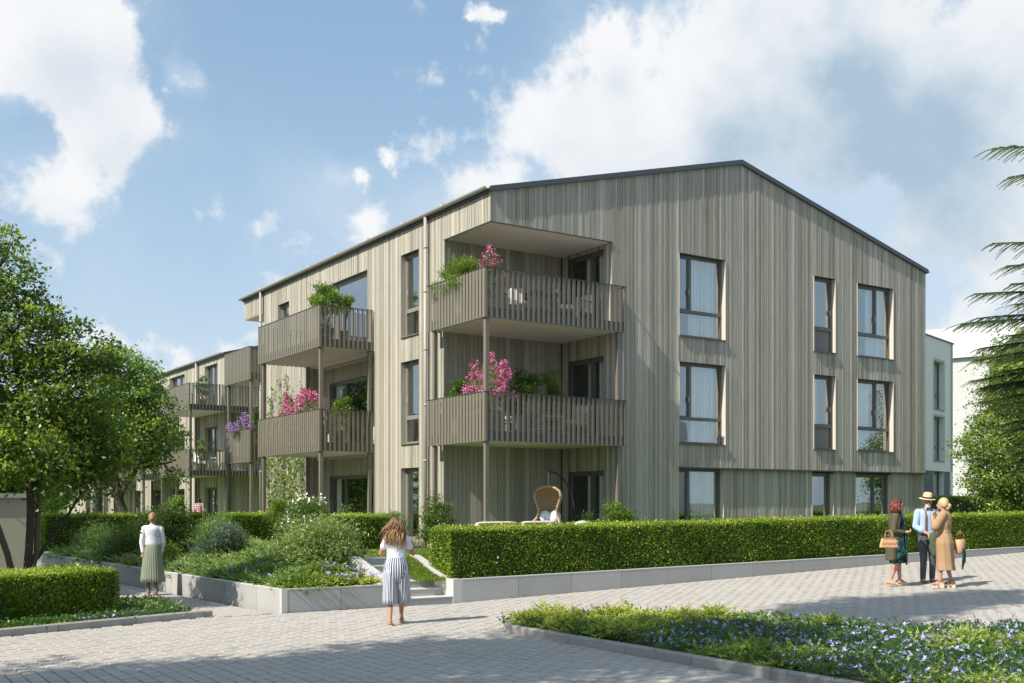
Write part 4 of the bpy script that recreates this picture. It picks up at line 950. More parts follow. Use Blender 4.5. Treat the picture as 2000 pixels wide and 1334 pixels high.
# ============================================================ SHRUBS
def shrub(name, label, cat, loc, r, h, m, n=5000, L=.05, Wd=.025, up=.2, clumps=26, flowers=None, nf=0, fl_size=.035, pot=None, group=None, stems=6, base=.12, fmode='tip', droop=0.0, flat=1.0, seed=None):
    th = thing(name, label, cat, loc, 0, group)
    q = np.random.default_rng(int(abs(loc[0]*977+loc[1]*131+h*57)) % 99991)
    zb = pot[1] if pot else 0
    U = unit(q.normal(size=(clumps, 3))); U[:, 2] = abs(U[:, 2])*1.0-.12; rad = q.uniform(.45, 1.0, clumps)
    hh = h-zb; C = np.stack([U[:, 0]*r*rad*.78, U[:, 1]*r*rad*.78, zb+base*hh+(np.clip(U[:, 2]*rad, 0, 1))*hh*.80+.10*hh], 1)
    k = q.integers(clumps, size=n); cr = r*.34
    P = C[k]+q.normal(size=(n, 3))*np.array([cr*.55, cr*.55, cr*.36*flat])
    P[:, 2] = np.maximum(P[:, 2], zb+.02)
    out = unit(P-np.array([0, 0, zb+hh*.35]))*.9; out[:, 2] += up
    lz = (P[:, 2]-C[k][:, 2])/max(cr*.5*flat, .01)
    tone = np.clip(q.beta(2, 2.2, n)*.62+.10+q.normal(size=clumps)[k]*.12+.14*np.clip(lz, -1.4, 1.6), 0, 1)  # clump tops toned lighter, undersides darker: light from above put into leaf colour
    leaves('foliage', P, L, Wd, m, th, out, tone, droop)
    b = MB()
    for i in range(stems):
        c = C[i % clumps]; b.tube([(c[0]*.08, c[1]*.08, max(zb-.05, 0) if pot else 0), (c[0]*.45, c[1]*.45, zb+(c[2]-zb)*.55), tuple(c)], [.014, .010, .004], 6, .4)
    b.build('stems', 'bark', th)
    if flowers:
        if fmode == 'tip':
            kk = q.integers(clumps, size=nf//14+1); Pf = []
            for c_i in kk:
                d = unit(U[c_i]+np.array([0, 0, .5])+q.normal(size=3)*.25); p0 = C[c_i]+d*cr*.75
                t_ = q.random(14); Pf.append(p0+d*t_[:, None]*r*.34+q.normal(size=(14, 3))*.022)
            Pf = np.concatenate(Pf)
        else:
            kk = q.integers(clumps, size=nf//9+1); Pf = np.concatenate([C[c_i]+unit(U[c_i]+q.normal(size=3)*.6)*cr*1.1+q.normal(size=(9, 3))*.03 for c_i in kk])
        leaves('flowers', Pf, fl_size, fl_size*.8, flowers, th, np.tile([0, 0, .4], (len(Pf), 1)), None)
    if pot:
        pr, ph, pm, shape = pot; b = MB()
        if shape == 'box': b.box((-pr, -pr*.7, 0), (pr, pr*.7, ph*.98)); b.box((-pr*1.03, -pr*.73, ph*.9), (pr*1.03, pr*.73, ph))
        else: b.loft([(0, 0, 0, pr*.72, pr*.72), (0, 0, ph*.9, pr*.96, pr*.96), (0, 0, ph*.9, pr*1.04, pr*1.04), (0, 0, ph, pr*1.04, pr*1.04), (0, 0, ph, pr*.9, pr*.9), (0, 0, ph*.9, pr*.88, pr*.88)], 24, capt=True)
        b.build('pot', pm, th)
    return th
def ground(x, y): return z_lawn(x, y)
def G(x, y, dz=0): return (x, y, ground(x, y)+dz)
shrub('shrub', 'big loose shrub with white flower heads in the planter, left of the steps', 'shrub', G(-4.2, .9), .75, 1.35, 'leaf_shrub', 7500, .075, .034, clumps=32, flowers='white_flower', nf=420, fl_size=.06, fmode='head')
shrub('shrub', 'arching pale feathery shrub at the front of the planter left of the steps', 'shrub', G(-5.15, -1.9), .95, 1.02, 'feather', 11000, .075, .020, clumps=40, droop=.1, up=.4)
shrub('shrub', 'dark shrub with small leaves right beside the top left of the steps', 'shrub', G(-4.55, -1.0), .5, .62, 'leaf_dark', 4500, .045, .02)
shrub('shrub', 'silvery blue green shrub in front of the clipped block by the far post', 'shrub', G(-5.15, 3.9), .75, .85, 'blue_leaf', 6500, .07, .032, clumps=30)
shrub('shrub', 'round fine leaved green shrub just left of the clipped block by the far post', 'shrub', G(-4.7, 6.0), .75, 1.0, 'juniper_green', 7000, .085, .020, clumps=26)
shrub('shrub', 'tall dark reddish green shrub just right of the woman on the path', 'shrub', G(-5.6, 6.9), .8, 1.55, 'leaf_dark', 7000, .075, .036, clumps=30)
shrub('shrub', 'bright yellow green bush behind the shoulder of the woman on the path', 'shrub', G(-6.2, 5.2), .42, .8, 'juniper_gold', 3200, .06, .016)
shrub('shrub', 'dark spreading shrub in the garden left of the woman on the path', 'shrub', G(-6.1, 9.5), .95, 1.05, 'leaf_shrub', 7000, .07, .03, clumps=30)
shrub('shrub', 'low bluish shrub at the foot of the second tree', 'shrub', G(-5.9, 13.2), 1.1, 1.0, 'juniper_green', 6500, .09, .016, clumps=30)
shrub('shrub', 'dark shrub in front of the middle of the long shaded hedge', 'shrub', G(-4.2, 12.8), 1.0, 1.35, 'leaf_dark', 6500, .08, .03, clumps=30)
shrub('shrub', 'young tree like bush poking above the shaded hedge beside the man in plaid', 'shrub', G(-1.0, 21.8), .72, 1.75, 'leaf_tree_b', 3600, .12, .06, clumps=22)
shrub('shrub', 'low shrub between far post and silvery shrub', 'shrub', G(-3.6, 7.4), .5, .5, 'juniper_green', 2500, .06, .014)
shrub('shrub', 'upright fine needled shrub with pinkish tips at the left end of the long hedge', 'shrub', G(-3.1, -1.2), .33, 1.15, 'juniper_green', 4200, .07, .010, clumps=26, flowers='pink', nf=40, fl_size=.015, up=.8)
shrub('shrub', 'dark glossy bush at the left end of the ground floor terrace', 'shrub', G(-1.1, .55), .55, 1.45, 'leaf_shrub', 6000, .055, .032, clumps=30, up=.5)
shrub('shrub', 'glossy light leaved shrub by the downpipe behind the long hedge', 'shrub', G(3.05, -1.0), .52, 1.32, 'leaf_bright', 2600, .075, .038, clumps=22, seed=1)
shrub('shrub', 'darker shrub left of the light leaved one at the terrace door', 'shrub', G(2.55, -.2), .42, 1.0, 'leaf_shrub', 2600, .06, .03)
shrub('potted_plant', 'bushy bright green plant in a light pot on the lawn below the ivy', 'plant', (-2.35, 7.2, .62), .52, 1.55, 'leaf_bright', 4800, .06, .026, pot=(.22, .42, 'pot_light', 'round'), clumps=26)
shrub('shrub', 'dark leafy bush rising over the clipped block in front of the ground floor glass door', 'shrub', G(-1.3, 5.4), .5, 1.15, 'leaf_shrub', 3500, .055, .03)
# balcony plants
Z2, Z3 = 3.60, 6.49
pt = lambda x, y, z: (x, y, z)
shrub('potted_plant', 'bamboo like green plant at the left front corner of the top corner balcony', 'plant', pt(.05, 1.2, Z3), .58, 1.62, 'leaf_bright', 9000, .095, .016, pot=(.25, .4, 'planter', 'box'), clumps=30, up=.6)
shrub('potted_plant', 'magenta flowering shrub at the front corner of the top corner balcony', 'plant', pt(.08, .28, Z3), .46, 1.42, 'leaf_shrub', 2200, .045, .02, flowers='pink', nf=2200, fl_size=.034, pot=(.24, .42, 'planter', 'box'), clumps=20)
shrub('potted_plant', 'small bamboo tuft at the far left end of the top corner balcony', 'plant', pt(-.1, 2.0, Z3), .42, 1.3, 'leaf_bright', 3600, .10, .014, pot=(.2, .35, 'planter', 'box'), clumps=16, up=.4)
shrub('potted_plant', 'pink flowering lilac bush behind the front corner of the middle corner balcony', 'plant', pt(.25, .42, Z2), .58, 1.90, 'feather', 4200, .04, .016, flowers='pink', nf=5200, fl_size=.040, pot=(.3, .45, 'planter', 'box'), clumps=34)
shrub('potted_plant', 'dark glossy bush left of the pink lilac bush on the middle corner balcony', 'plant', pt(.15, 1.5, Z2), .50, 1.52, 'leaf_shrub', 5200, .055, .032, pot=(.26, .45, 'planter', 'box'))
shrub('potted_plant', 'dark glossy bush right of the pink lilac bush on the middle corner balcony', 'plant', pt(1.25, .45, Z2), .62, 1.70, 'leaf_shrub', 7000, .055, .034, pot=(.28, .45, 'planter', 'box'))
shrub('potted_plant', 'fresh green bamboo in the middle of the middle corner balcony', 'plant', pt(2.35, .7, Z2), .44, 1.88, 'leaf_bright', 3800, .085, .014, pot=(.2, .4, 'planter', 'round'), up=.3)
shrub('potted_plant', 'leafy little tree in a dark pot on the upper long balcony', 'plant', pt(-1.05, 7.1, Z3), .52, 1.68, 'leaf_tree_b', 3600, .07, .045, pot=(.22, .42, 'dark_metal', 'round'), clumps=22, base=.3)
shrub('potted_plant', 'second leafy little tree at the right end of the upper long balcony', 'plant', pt(-.62, 6.85, Z3), .30, 1.5, 'leaf_bright', 900, .07, .045, pot=(.16, .35, 'dark_metal', 'round'), clumps=12, base=.3)
shrub('potted_plant', 'pink flowering bush hanging over the rail of the lower long balcony', 'plant', pt(-1.15, 8.6, Z2), .72, 1.55, 'feather', 3200, .045, .016, flowers='pink', nf=5200, fl_size=.046, pot=(.35, .45, 'planter', 'box'), clumps=34)
shrub('potted_plant', 'yellow green leafy plant behind the near slats of the lower long balcony', 'plant', pt(-.75, 6.85, Z2), .44, 1.55, 'leaf_bright', 3200, .055, .035, pot=(.2, .35, 'pot_light', 'round'), clumps=18)
shrub('potted_plant', 'green needle bush right of the pink bush on the lower long balcony', 'plant', pt(-1.2, 7.4, Z2), .35, 1.18, 'juniper_green', 1500, .06, .014, pot=(.2, .4, 'planter', 'box'))
shrub('potted_plant', 'lavender coloured flowering plant on the first floor balcony at the far end', 'plant', pt(-.2, 16.2, Z2), .62, 1.42, 'feather', 2200, .07, .014, flowers='lavender', nf=3000, fl_size=.05, pot=(.3, .45, 'planter', 'box'), clumps=26, up=1)
shrub('potted_plant', 'yellow green climber beside the post of the far end first floor balcony', 'plant', pt(-.1, 15.15, Z2), .28, 1.9, 'leaf_bright', 1300, .06, .04, pot=(.18, .35, 'planter', 'round'))
shrub('potted_plant', 'hanging leafy plant on the second floor balcony of the farther building', 'plant', pt(1.4, 26.2, 6.24), .35, 1.5, 'leaf_shrub', 1400, .07, .04, pot=(.2, .3, 'planter', 'round'))
shrub('potted_plant', 'bright hanging plant on the first floor balcony of the farther building', 'plant', pt(1.3, 26.0, 3.35), .38, 1.45, 'leaf_bright', 1300, .07, .04, pot=(.2, .3, 'planter', 'round'))
shrub('potted_plant', 'small green plant over the left rail of the farther first floor balcony', 'plant', pt(.95, 28.2, 3.35), .34, 1.25, 'leaf_bright', 700, .07, .04, pot=(.2, .3, 'planter', 'round'))
# ivy on the sunlit wall
iv = thing('ivy', 'ivy climbing over the sunlit board wall between the two left windows', 'ivy', (0, 0, 0))
q = np.random.default_rng(77); P = []; vb = MB()
for i in range(40):
    y = q.uniform(11.35, 14.6); z = .6; top_ = q.uniform(3.0, 6.15); pts_ = [(-.02, y, z)]
    while z < top_: z += q.uniform(.12, .2); y += q.normal()*.06; y = min(max(y, 11.2), 14.7); pts_.append((-.02, y, z)); 
    if len(pts_) > 2: vb.tube(pts_, .006, 4, .5)
    for p in pts_:
        dens_ = 3 if p[2] > 5.0 or (12.0 < p[1] < 13.9) else 2
        for _ in range(q.integers(1, dens_+3)): P.append((q.uniform(-.09, -.03), p[1]+q.normal()*.08, p[2]+q.normal()*.08))
vb.build('stems', 'bark', iv); P = np.array(P); P = P[(P[:, 2] < 6.2)]
leaves('foliage', P, .085, .075, 'leaf_tree_b', iv, np.tile([-.5, 0, -.5], (len(P), 1)), q.beta(1.2, 2.4, len(P)))

# ============================================================ TREES
def tree(name, label, base, blobs, n_leaf, L, Wd, m, trunks, group=None, cl_r=.30, per=46, cat='tree', tone_b=0.0, droop=.25, limb=.05, flat=.42, twig_share=.35):
    th = thing(name, label, cat, base, 0, group); q = np.random.default_rng(int(abs(base[0]*131+base[1]*17+n_leaf)) % 99991)
    vol = np.array([b[3]*b[4]*b[5] for b in blobs])**(2/3.); vol /= vol.sum(); nc = n_leaf//per; C = []; BI = []
    for bi, b in enumerate(blobs):
        k = max(3, int(nc*vol[bi])); U = unit(q.normal(size=(k, 3))); rad = q.random(k)**(1/2.6)
        rad *= 1+.10*np.sin(U[:, 0]*7+bi)+.10*np.sin(U[:, 2]*6+bi*2)
        C.append(np.array(b[:3])+U*rad[:, None]*np.array(b[3:6])); BI += [bi]*k
    C = np.concatenate(C); BI = np.array(BI); nc = len(C); k = q.integers(nc, size=n_leaf)
    cs = q.uniform(.6, 1.35, nc)*cl_r
    # flattened drooping sprays
    tl = q.normal(size=(nc, 2))*.35; off = q.normal(size=(n_leaf, 3))*.56*cs[k][:, None]; off[:, 2] *= flat
    off[:, 2] += off[:, 0]*tl[k][:, 0]+off[:, 1]*tl[k][:, 1]-.35*(off[:, 0]**2+off[:, 1]**2)/cl_r
    P = C[k]+off; cen = np.array([[b[0], b[1], b[2]] for b in blobs])[BI[k]]
    out = unit(P-cen)*.55; out[:, 2] += .15
    tone = np.clip(q.beta(2, 2.6, n_leaf)*.62+.08+q.normal(size=nc)[k]*.15+tone_b+.22*np.clip(off[:, 2]/(cl_r*.45), -1, 1), 0, 1)  # spray tops lighter as young tips and as lit, painted in by height
    n = n_leaf; D = q.normal(size=(n, 3))*.8+out; D[:, 2] -= droop; N = q.normal(size=(n, 3))*.65+np.array([-.45, -.3, .75])+out*.3
    V, F, T = leaf_arrays(P, D, N, L*q.uniform(.7, 1.25, n), Wd*q.uniform(.75, 1.2, n), tone)
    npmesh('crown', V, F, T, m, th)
    t = MB(); tips = []
    for tr in trunks:
        pts = [Vector(p[:3]) for p in tr]; rr = [p[3] for p in tr]
        # resample with slight wander
        P2 = []; R2 = []
        for i in range(len(pts)-1):
            for s in range(4):
                f = s/4; w = Vector(q.normal(size=3))*rr[i]*.22; P2.append(pts[i].lerp(pts[i+1], f)+(w if s else Vector())); R2.append((rr[i]*(1-f)+rr[i+1]*f)*q.uniform(.92, 1.08))
        P2.append(pts[-1]); R2.append(rr[-1]); R2[0] *= 1.35; R2[1] *= 1.08; t.tube(P2, R2, 10, q.random()); tips += list(zip(P2[3:], R2[3:]))
    for b in blobs:
        c = Vector(b[:3]); best = min(tips, key=lambda w: (w[0]-c).length+max(0, w[0].z-c.z)*2+(.0))
        a = best[0]; mid = a.lerp(c, .5)+Vector((0, 0, -.10*(c-a).length))+Vector(q.normal(size=3))*.08
        t.tube([a, mid, c], [max(.012, min(best[1]*.75, limb)), limb*.55, limb*.25], 7, q.random()); tips.append((mid, limb*.5)); tips.append((c, limb*.25))
    for i in range(int(nc*twig_share)):
        c = Vector(C[i*int(1/twig_share) % nc]); b = Vector(blobs[BI[i*int(1/twig_share) % nc]][:3]); t.tube([b, b.lerp(c, .55)+Vector((0, 0, -.05)), c], [limb*.22, limb*.15, .005], 5, .3)
    t.build('trunk', 'bark', th)
    return th
# left foreground multi stem tree
tree('tree', 'multi stemmed leafy tree behind the foreground hedge at the left edge', (-10.35, -1.1, 0),
     [(-.5, .3, 5.9, .75, .8, 1.0), (-.25, .2, 4.9, 1.25, 1.1, .9), (.55, -.1, 4.1, 1.05, 1.0, .75), (-1.3, .6, 4.3, 1.2, 1.1, 1.1), (.95, .2, 3.1, .95, 1.0, .85), (-.1, -.3, 3.0, 1.15, 1.0, .85), (-1.5, .5, 2.6, 1.0, 1.0, .8), (.9, .5, 2.45, .6, .7, .35), (1.3, -.2, 4.55, .35, .35, .28), (1.35, .3, 2.8, .45, .6, .45), (-1.2, .2, 1.5, .6, .6, .4)],
     39000, .090, .054, 'leaf_tree', [[(0, 0, 0, .085), (.02, 0, 1.1, .07), (.08, .05, 2.4, .06), (-.15, .1, 4.2, .04), (-.4, .2, 5.6, .02)], [(-.02, .02, 0, .07), (-.32, .08, 1.0, .055), (-.75, .2, 2.4, .04), (-1.2, .4, 3.8, .02)], [(.03, 0, .25, .06), (.15, .05, 1.0, .05), (.2, .1, 2.2, .04), (.5, 0, 3.6, .02)], [(.13, .05, .9, .035), (.5, .15, 1.35, .03), (.9, .2, 2.0, .018)]], cl_r=.26)
tree('tree', 'smaller tree with a leaning dark trunk in front of the farther building', (-4.55, 17.4, .62),
     [(.3, 0, 5.6, 1.3, 1.3, 1.1), (.9, .2, 4.9, 1.1, 1.2, .9), (-.2, .3, 4.7, 1.15, 1.4, 1.1), (.6, -.2, 3.9, 1.3, 1.4, .8), (1.4, -.3, 3.2, .8, 1.0, .45), (1.7, -.2, 3.9, .7, .8, .4), (-.5, .1, 3.6, .7, 1.1, .6), (.1, 0, 6.3, .7, .7, .55), (1.9, -.5, 2.35, .4, .5, .25), (.3, .2, 2.9, 1.0, 1.0, .5), (1.1, 0, 6.0, .6, .6, .4)],
     19000, .125, .074, 'leaf_tree_b', [[(.55, 0, -.1, .20), (.45, 0, .7, .17), (.15, 0, 1.8, .14), (-.1, 0, 2.8, .10), (-.2, .1, 4.2, .06)], [(.22, 0, 1.5, .11), (.8, -.1, 2.5, .08), (1.6, -.2, 3.3, .045)], [(.2, 0, 1.7, .08), (-.7, .1, 2.8, .05)], [(.9, -.1, 2.5, .05), (2.0, -.3, 2.75, .03)]], cl_r=.40, limb=.07, per=42, tone_b=.05)
# right: bright deciduous tree and dark conifer boughs of a near tree
tree('tree', 'bright green leafy tree at the right edge, behind the long hedge', (17.95, -1.6, 1.1),
     [(1.0, 0, 1.6, 1.7, 1.5, .9), (.2, 0, 2.6, 1.5, 1.4, .9), (1.2, 0, 3.6, 1.5, 1.4, 1.0), (1.6, 0, 4.6, 1.2, 1.2, .9), (-.4, 0, 1.7, .8, .9, .6), (2.4, 0, 2.6, 1.5, 1.5, 1.2), (.5, 0, 1.0, 1.3, 1.0, .5), (.6, 0, 4.6, 1.0, 1.0, .7), (1.4, 0, 5.7, 1.1, 1.1, .8), (-.5, 0, 2.5, .7, .7, .5), (.5, .1, 3.4, .9, .9, .6), (2.2, 0, 5.1, 1.0, 1.0, .7), (2.8, 0, 1.2, 1.4, 1.2, .6)],
     44000, .088, .060, 'leaf_right', [[(1.6, 0, -.3, .14), (1.5, 0, 1.2, .11), (1.3, 0, 3.0, .07), (1.6, 0, 4.8, .03)]], cl_r=.30, tone_b=.06, flat=.5)
# conifer with flat drooping sprays: trunk outside the frame at the right
def conifer(name, label, base, boughs, m, trunk_h):
    th = thing(name, label, 'tree', base); q = np.random.default_rng(9); t = MB(); P = []; D = []; N = []; T = []; LL = []; WW = []
    t.tube([(0, 0, 0), (.05, 0, trunk_h*.5), (0, 0, trunk_h)], [.24, .16, .04], 12, .4)
    for (z0, az, ln, rise, dens) in boughs:
        a = R(az); d = Vector((math.cos(a), math.sin(a), 0)); s_ = Vector((-d.y, d.x, 0)); pts = []
        for i in range(13):
            f = i/12; pts.append(Vector((0, 0, z0))+d*ln*f+Vector((0, 0, rise*f-.45*ln*.22*f*f))+s_*math.sin(f*5+z0)*.05)
        t.tube(pts, [.035*(1-f/13)+.005 for f in range(13)], 6, .2)
        nsub = int(ln*dens)
        for i in range(nsub):
            f = .12+.88*i/nsub; k = int(f*12); p = pts[k].lerp(pts[min(k+1, 12)], f*12-k); sg = 1 if i % 2 else -1
            sl = (.30+.55*math.sin(min(1, f*1.15)*math.pi*.80))*q.uniform(.5, 1.15)*.60; sd = (d*.75+s_*sg*.85+Vector((0, 0, q.normal()*.12-.15))).normalized()
            ns = int(sl/.0135)
            for j in range(ns):
                g_ = (j+1)/ns; pp = p+sd*sl*g_+Vector((0, 0, -.25*sl*g_*g_)); cr = sd.cross(Vector((0, 0, 1))).normalized()
                for s2 in (-1, 1):
                    dd = sd*.55+cr*s2*.85+Vector((0, 0, -.25)); P.append(pp); D.append(dd); N.append((q.normal()*.3, q.normal()*.3, 1)); T.append(min(1, max(0, .35+.4*g_*q.random()+q.normal()*.12))); LL.append(.046*(1.1-.5*g_)); WW.append(.019)
    n = len(P); V, F, TT = leaf_arrays(np.array(P), np.array(D), np.array(N, float), np.array(LL), np.array(WW), np.array(T)); npmesh('boughs', V, F, TT, m, th)
    t.build('trunk', 'bark', th); return th
bo = [(8.75, 142, 2.15, .25, 24), (8.3, 152, 2.0, .0, 24), (6.75, 143, 2.15, .35, 26), (6.35, 154, 2.05, .2, 26), (5.75, 146, 2.55, .35, 28), (5.35, 138, 2.4, .3, 28), (5.25, 150, 2.9, .25, 30), (4.9, 143, 2.4, .1, 30), (4.6, 158, 2.3, .1, 30), (4.35, 147, 2.6, .0, 30), (4.1, 138, 2.2, .1, 30), (3.8, 152, 2.2, .0, 30), (3.5, 144, 2.1, -.1, 30), (3.2, 158, 1.9, -.1, 30), (2.9, 148, 1.8, -.1, 28), (2.6, 140, 1.6, -.15, 26)]
bo += [(5.55, 160, 2.0, .2, 30), (5.05, 156, 2.1, .1, 30), (4.75, 150, 2.6, .0, 30), (4.45, 154, 2.2, .0, 30), (4.2, 142, 2.4, .0, 30), (3.95, 147, 2.45, -.05, 30), (3.65, 156, 2.1, -.05, 30), (3.35, 146, 2.0, -.1, 30), (3.05, 152, 2.0, -.1, 30), (2.75, 146, 1.7, -.1, 30)]
bo += [(z, az+k*47, 1.9, .2, 20) for k, (z, az) in enumerate([(3, 0), (4, 20), (5, -40), (6, 10), (7, 200), (8, -70), (9, 40)])]
conifer('conifer', 'dark needled tree just outside the right edge, only its hanging boughs in view', (8.05, -10.2, .25), bo, 'leaf_dark', 11)
# street trees outside the frame that throw the dappled shade over the paving
off_b = lambda cx, cy, cz, r: [(cx, cy, cz, r, r*.8, r*.62), (cx+r*.55, cy-.5, cz+.6, r*.7, r*.6, r*.5), (cx-r*.5, cy+.3, cz+.4, r*.75, r*.65, r*.5), (cx, cy-.4, cz+r*.6, r*.7, r*.6, r*.4)]
tree('tree', 'street tree left of the camera, outside the frame, shading the paving', (-19.6, -11.1, 0), off_b(0, 0, 6.6, 3.1), 40000, .13, .085, 'leaf_tree', [[(0, 0, 0, .18), (0, 0, 3.5, .14), (0, 0, 7, .05)]], cl_r=.42)
tree('tree', 'taller street tree left of the camera, outside the frame', (-17.7, -13.8, 0), off_b(1.1, 2.0, 9.6, 2.8)+[(3.0, 1.2, 10.4, 1.6, 1.6, .8), (-2.5, -1.5, 8.0, 1.8, 1.8, 1.0), (2.3, -1.2, 9.3, 1.8, 1.5, .8), (1.6, -2.6, 8.2, 1.8, 1.4, .8)], 42000, .13, .085, 'leaf_tree', [[(0, 0, 0, .2), (.2, .2, 5, .15), (.8, 1, 10, .05)]], cl_r=.42)
tree('tree', 'very tall street tree whose crown passes above the frame', (-16.4, -15.2, 0), [(5.8, 4.0, 11.9, 2.3, 1.2, .9), (7.5, 3.6, 12.5, 1.5, 1.1, .7), (4.1, 3.4, 12.6, 1.6, 1.3, 1.0)], 17000, .13, .085, 'leaf_tree', [[(-.6, -.6, 0, .22), (0, 0, 7, .17), (1.8, 1.2, 10.5, .1), (3.8, 3, 12.2, .05)]], cl_r=.38)
tree('tree', 'garden tree left of the path, outside the frame, shading the planter wall', (-12.6, 4.7, 0), [(0, 0, 4.3, 2.2, 2.0, 1.3), (.6, 1.0, 5.6, 1.5, 1.5, 1.0), (-.4, -1.2, 5.0, 1.4, 1.3, 1.0), (.3, .8, 3.3, 1.4, 1.4, .7)], 36000, .10, .065, 'leaf_tree', [[(0, 0, 0, .14), (0, 0, 3, .1), (0, 0, 5.5, .04)]], cl_r=.36)
tree('tree', 'second garden tree left of the path, outside the frame', (-12.4, 8.4, 0), [(0, 0, 4.3, 2.3, 2.6, 1.3), (.6, 1.2, 5.8, 1.6, 1.8, 1.0), (-.4, -1.6, 5.0, 1.5, 1.6, 1.0)], 28000, .12, .075, 'leaf_tree', [[(0, 0, 0, .14), (0, 0, 3, .1), (0, 0, 5.5, .04)]], cl_r=.4)
tree('tree', 'third garden tree left of the path, outside the frame', (-11.8, 14.8, 0), [(0, 0, 4.3, 2.4, 2.8, 1.4), (.6, 1.2, 5.8, 1.6, 1.8, 1.0), (-.4, -1.6, 5.0, 1.5, 1.6, 1.0)], 26000, .12, .075, 'leaf_tree', [[(0, 0, 0, .14), (0, 0, 3, .1), (0, 0, 5.5, .04)]], cl_r=.4)
tree('tree', 'tree on the far side of the street, right, seen only mirrored in the windows', (13, -24, .3), [(0, 0, 4.2, 2.6, 2.2, 1.8), (1.2, 0, 6, 1.8, 1.6, 1.2), (-1.4, 0, 5.2, 1.6, 1.6, 1.3)], 16000, .16, .10, 'leaf_tree', [[(0, 0, 0, .2), (0, 0, 5, .1)]], cl_r=.5)
tree('tree', 'second tree on the far side of the street, seen only mirrored in the windows', (21, -23, .4), [(0, 0, 4.0, 2.2, 2.0, 1.7), (.6, 0, 5.6, 1.6, 1.4, 1.1), (-1.2, 0, 3.2, 1.6, 1.6, 1.2)], 14000, .16, .10, 'leaf_tree', [[(0, 0, 0, .2), (0, 0, 5, .1)]], cl_r=.5)
# far trees at the left between and behind the buildings
for i, (x, y, h, lb_) in enumerate([(-5.5, 34, 7.5, 'broad tree behind the leaning tree, left of the farther building'), (-9.5, 46, 9, 'tall background tree at the far left behind the foreground crown'), (-2.0, 50, 8, 'background tree showing under the farther balconies'), (-14, 40, 8, 'background tree mostly hidden behind the left foreground tree')]):
    tree('tree', lb_, (x, y, 0), [(0, 0, h*.6, h*.3, h*.3, h*.26), (h*.15, 0, h*.8, h*.2, h*.2, h*.18), (-h*.18, .2, h*.45, h*.22, h*.22, h*.18), (h*.1, -.2, h*.3, h*.24, h*.2, h*.14)], 9000, .26, .17, 'leaf_tree_b', [[(0, 0, 0, .22), (0, 0, h*.7, .08)]], cl_r=.6, tone_b=.08)
w = []
q = np.random.default_rng(31); P = []
for i in range(420):
    a = q.uniform(0, 1); x = -75+170*a; y = 92+q.normal()*5; c = np.array([x, y, q.uniform(1.5, 8+2*math.sin(x*.2))]); P.append(c+q.normal(size=(55, 3))*np.array([1.5, 1.5, 1.0]))
P = np.concatenate(P); o = stuff(leaves('woodland', P, .7, .5, 'leaf_tree_b', None, np.tile([0, -.4, .5], (len(P), 1)))); o['label'] = 'distant belt of trees beyond the buildings'; o['category'] = 'trees'

# ============================================================ FURNITURE
def armchair(label, loc, rz, cat='chair', wood='driftwood', cush='cushion', group=None, low=False):
    t = thing('armchair', label, cat, loc, rz, group); w = .62
    for x in (-w/2, w/2-.05):
        for y, h in ((-.28, .58), (.26, .60)):
            m = MB(); m.hexa([(x, y-.02, 0), (x+.05, y-.02, 0), (x+.05, y+.03, 0), (x, y+.03, 0), (x, y, h), (x+.05, y, h), (x+.05, y+.05, h), (x, y+.05, h)]); m.build('leg', wood, t)
        m = MB(); m.box((x-.01, -.32, .58), (x+.06, .34, .61)); m.build('armrest', wood, t)
    m = MB(); m.box((-w/2+.05, -.28, .27), (w/2-.05, .28, .31)); m.build('seat_frame', wood, t)
    m = MB(); m.hexa([(-w/2+.04, .20, .36), (w/2-.04, .20, .36), (w/2-.04, .25, .36), (-w/2+.04, .25, .36), (-w/2+.04, .34, .86), (w/2-.04, .34, .86), (w/2-.04, .38, .86), (-w/2+.04, .38, .86)]); m.build('backrest', wood, t)
    m = MB(); m.ell((0, -.03, .38), (w/2-.06, .27, .07), n=20, m=10, e=.45); m.build('seat_cushion', cush, t)
    m = MB(); m.ell((0, .20, .62), (w/2-.09, .07, .22), n=20, m=10, rot=Matrix.Rotation(-.2, 3, 'X'), e=.5); m.build('back_cushion', cush, t)
    return t
def table(label, loc, r=.4, h=.42, wood='driftwood', rz=0):
    t = thing('table', label, 'table', loc, rz); m = MB(); m.box((-r, -r*.6, h-.035), (r, r*.6, h)); m.build('table_top', wood, t)
    for x in (-r+.04, r-.08):
        for y in (-r*.6+.03, r*.6-.07): m = MB(); m.box((x, y, 0), (x+.04, y+.04, h-.035)); m.build('leg', wood, t)
    m = MB(); m.box((-r+.06, -r*.5, h*.35), (r-.06, r*.5, h*.35+.02)); m.build('shelf', wood, t); return t
armchair('cream armchair left of the crate on the middle corner balcony', (.95, .75, Z2), R(-35))
armchair('cream armchair in the middle of the middle corner balcony, facing the rail', (2.15, 1.35, Z2), R(10))
armchair('cream armchair at the right end of the middle corner balcony', (3.1, .75, Z2), R(-70))
table('low wooden table with a shelf on the middle corner balcony', (2.0, .45, Z2), .38, .48)
t = thing('crate', 'small wooden crate beside the left armchair on the middle corner balcony', 'crate', (1.5, .25, Z2))
for i in range(4): m = MB(); m.box((-.2, -.15, i*.09), (.2, .15, i*.09+.075)); m.build('slat', 'planter', t)
armchair('cream chair at the left end of the top corner balcony', (1.3, .8, Z3), R(-30), wood='dark_metal')
armchair('cream chair near the door of the top corner balcony', (2.6, .55, Z3), R(60), wood='dark_metal')
armchair('beige high backed chair at the right end of the top corner balcony', (3.25, .7, Z3), R(-80), wood='dark_metal')
table('dark table with pale napkins on the top corner balcony', (2.0, .6, Z3), .5, .7, 'dark_metal')
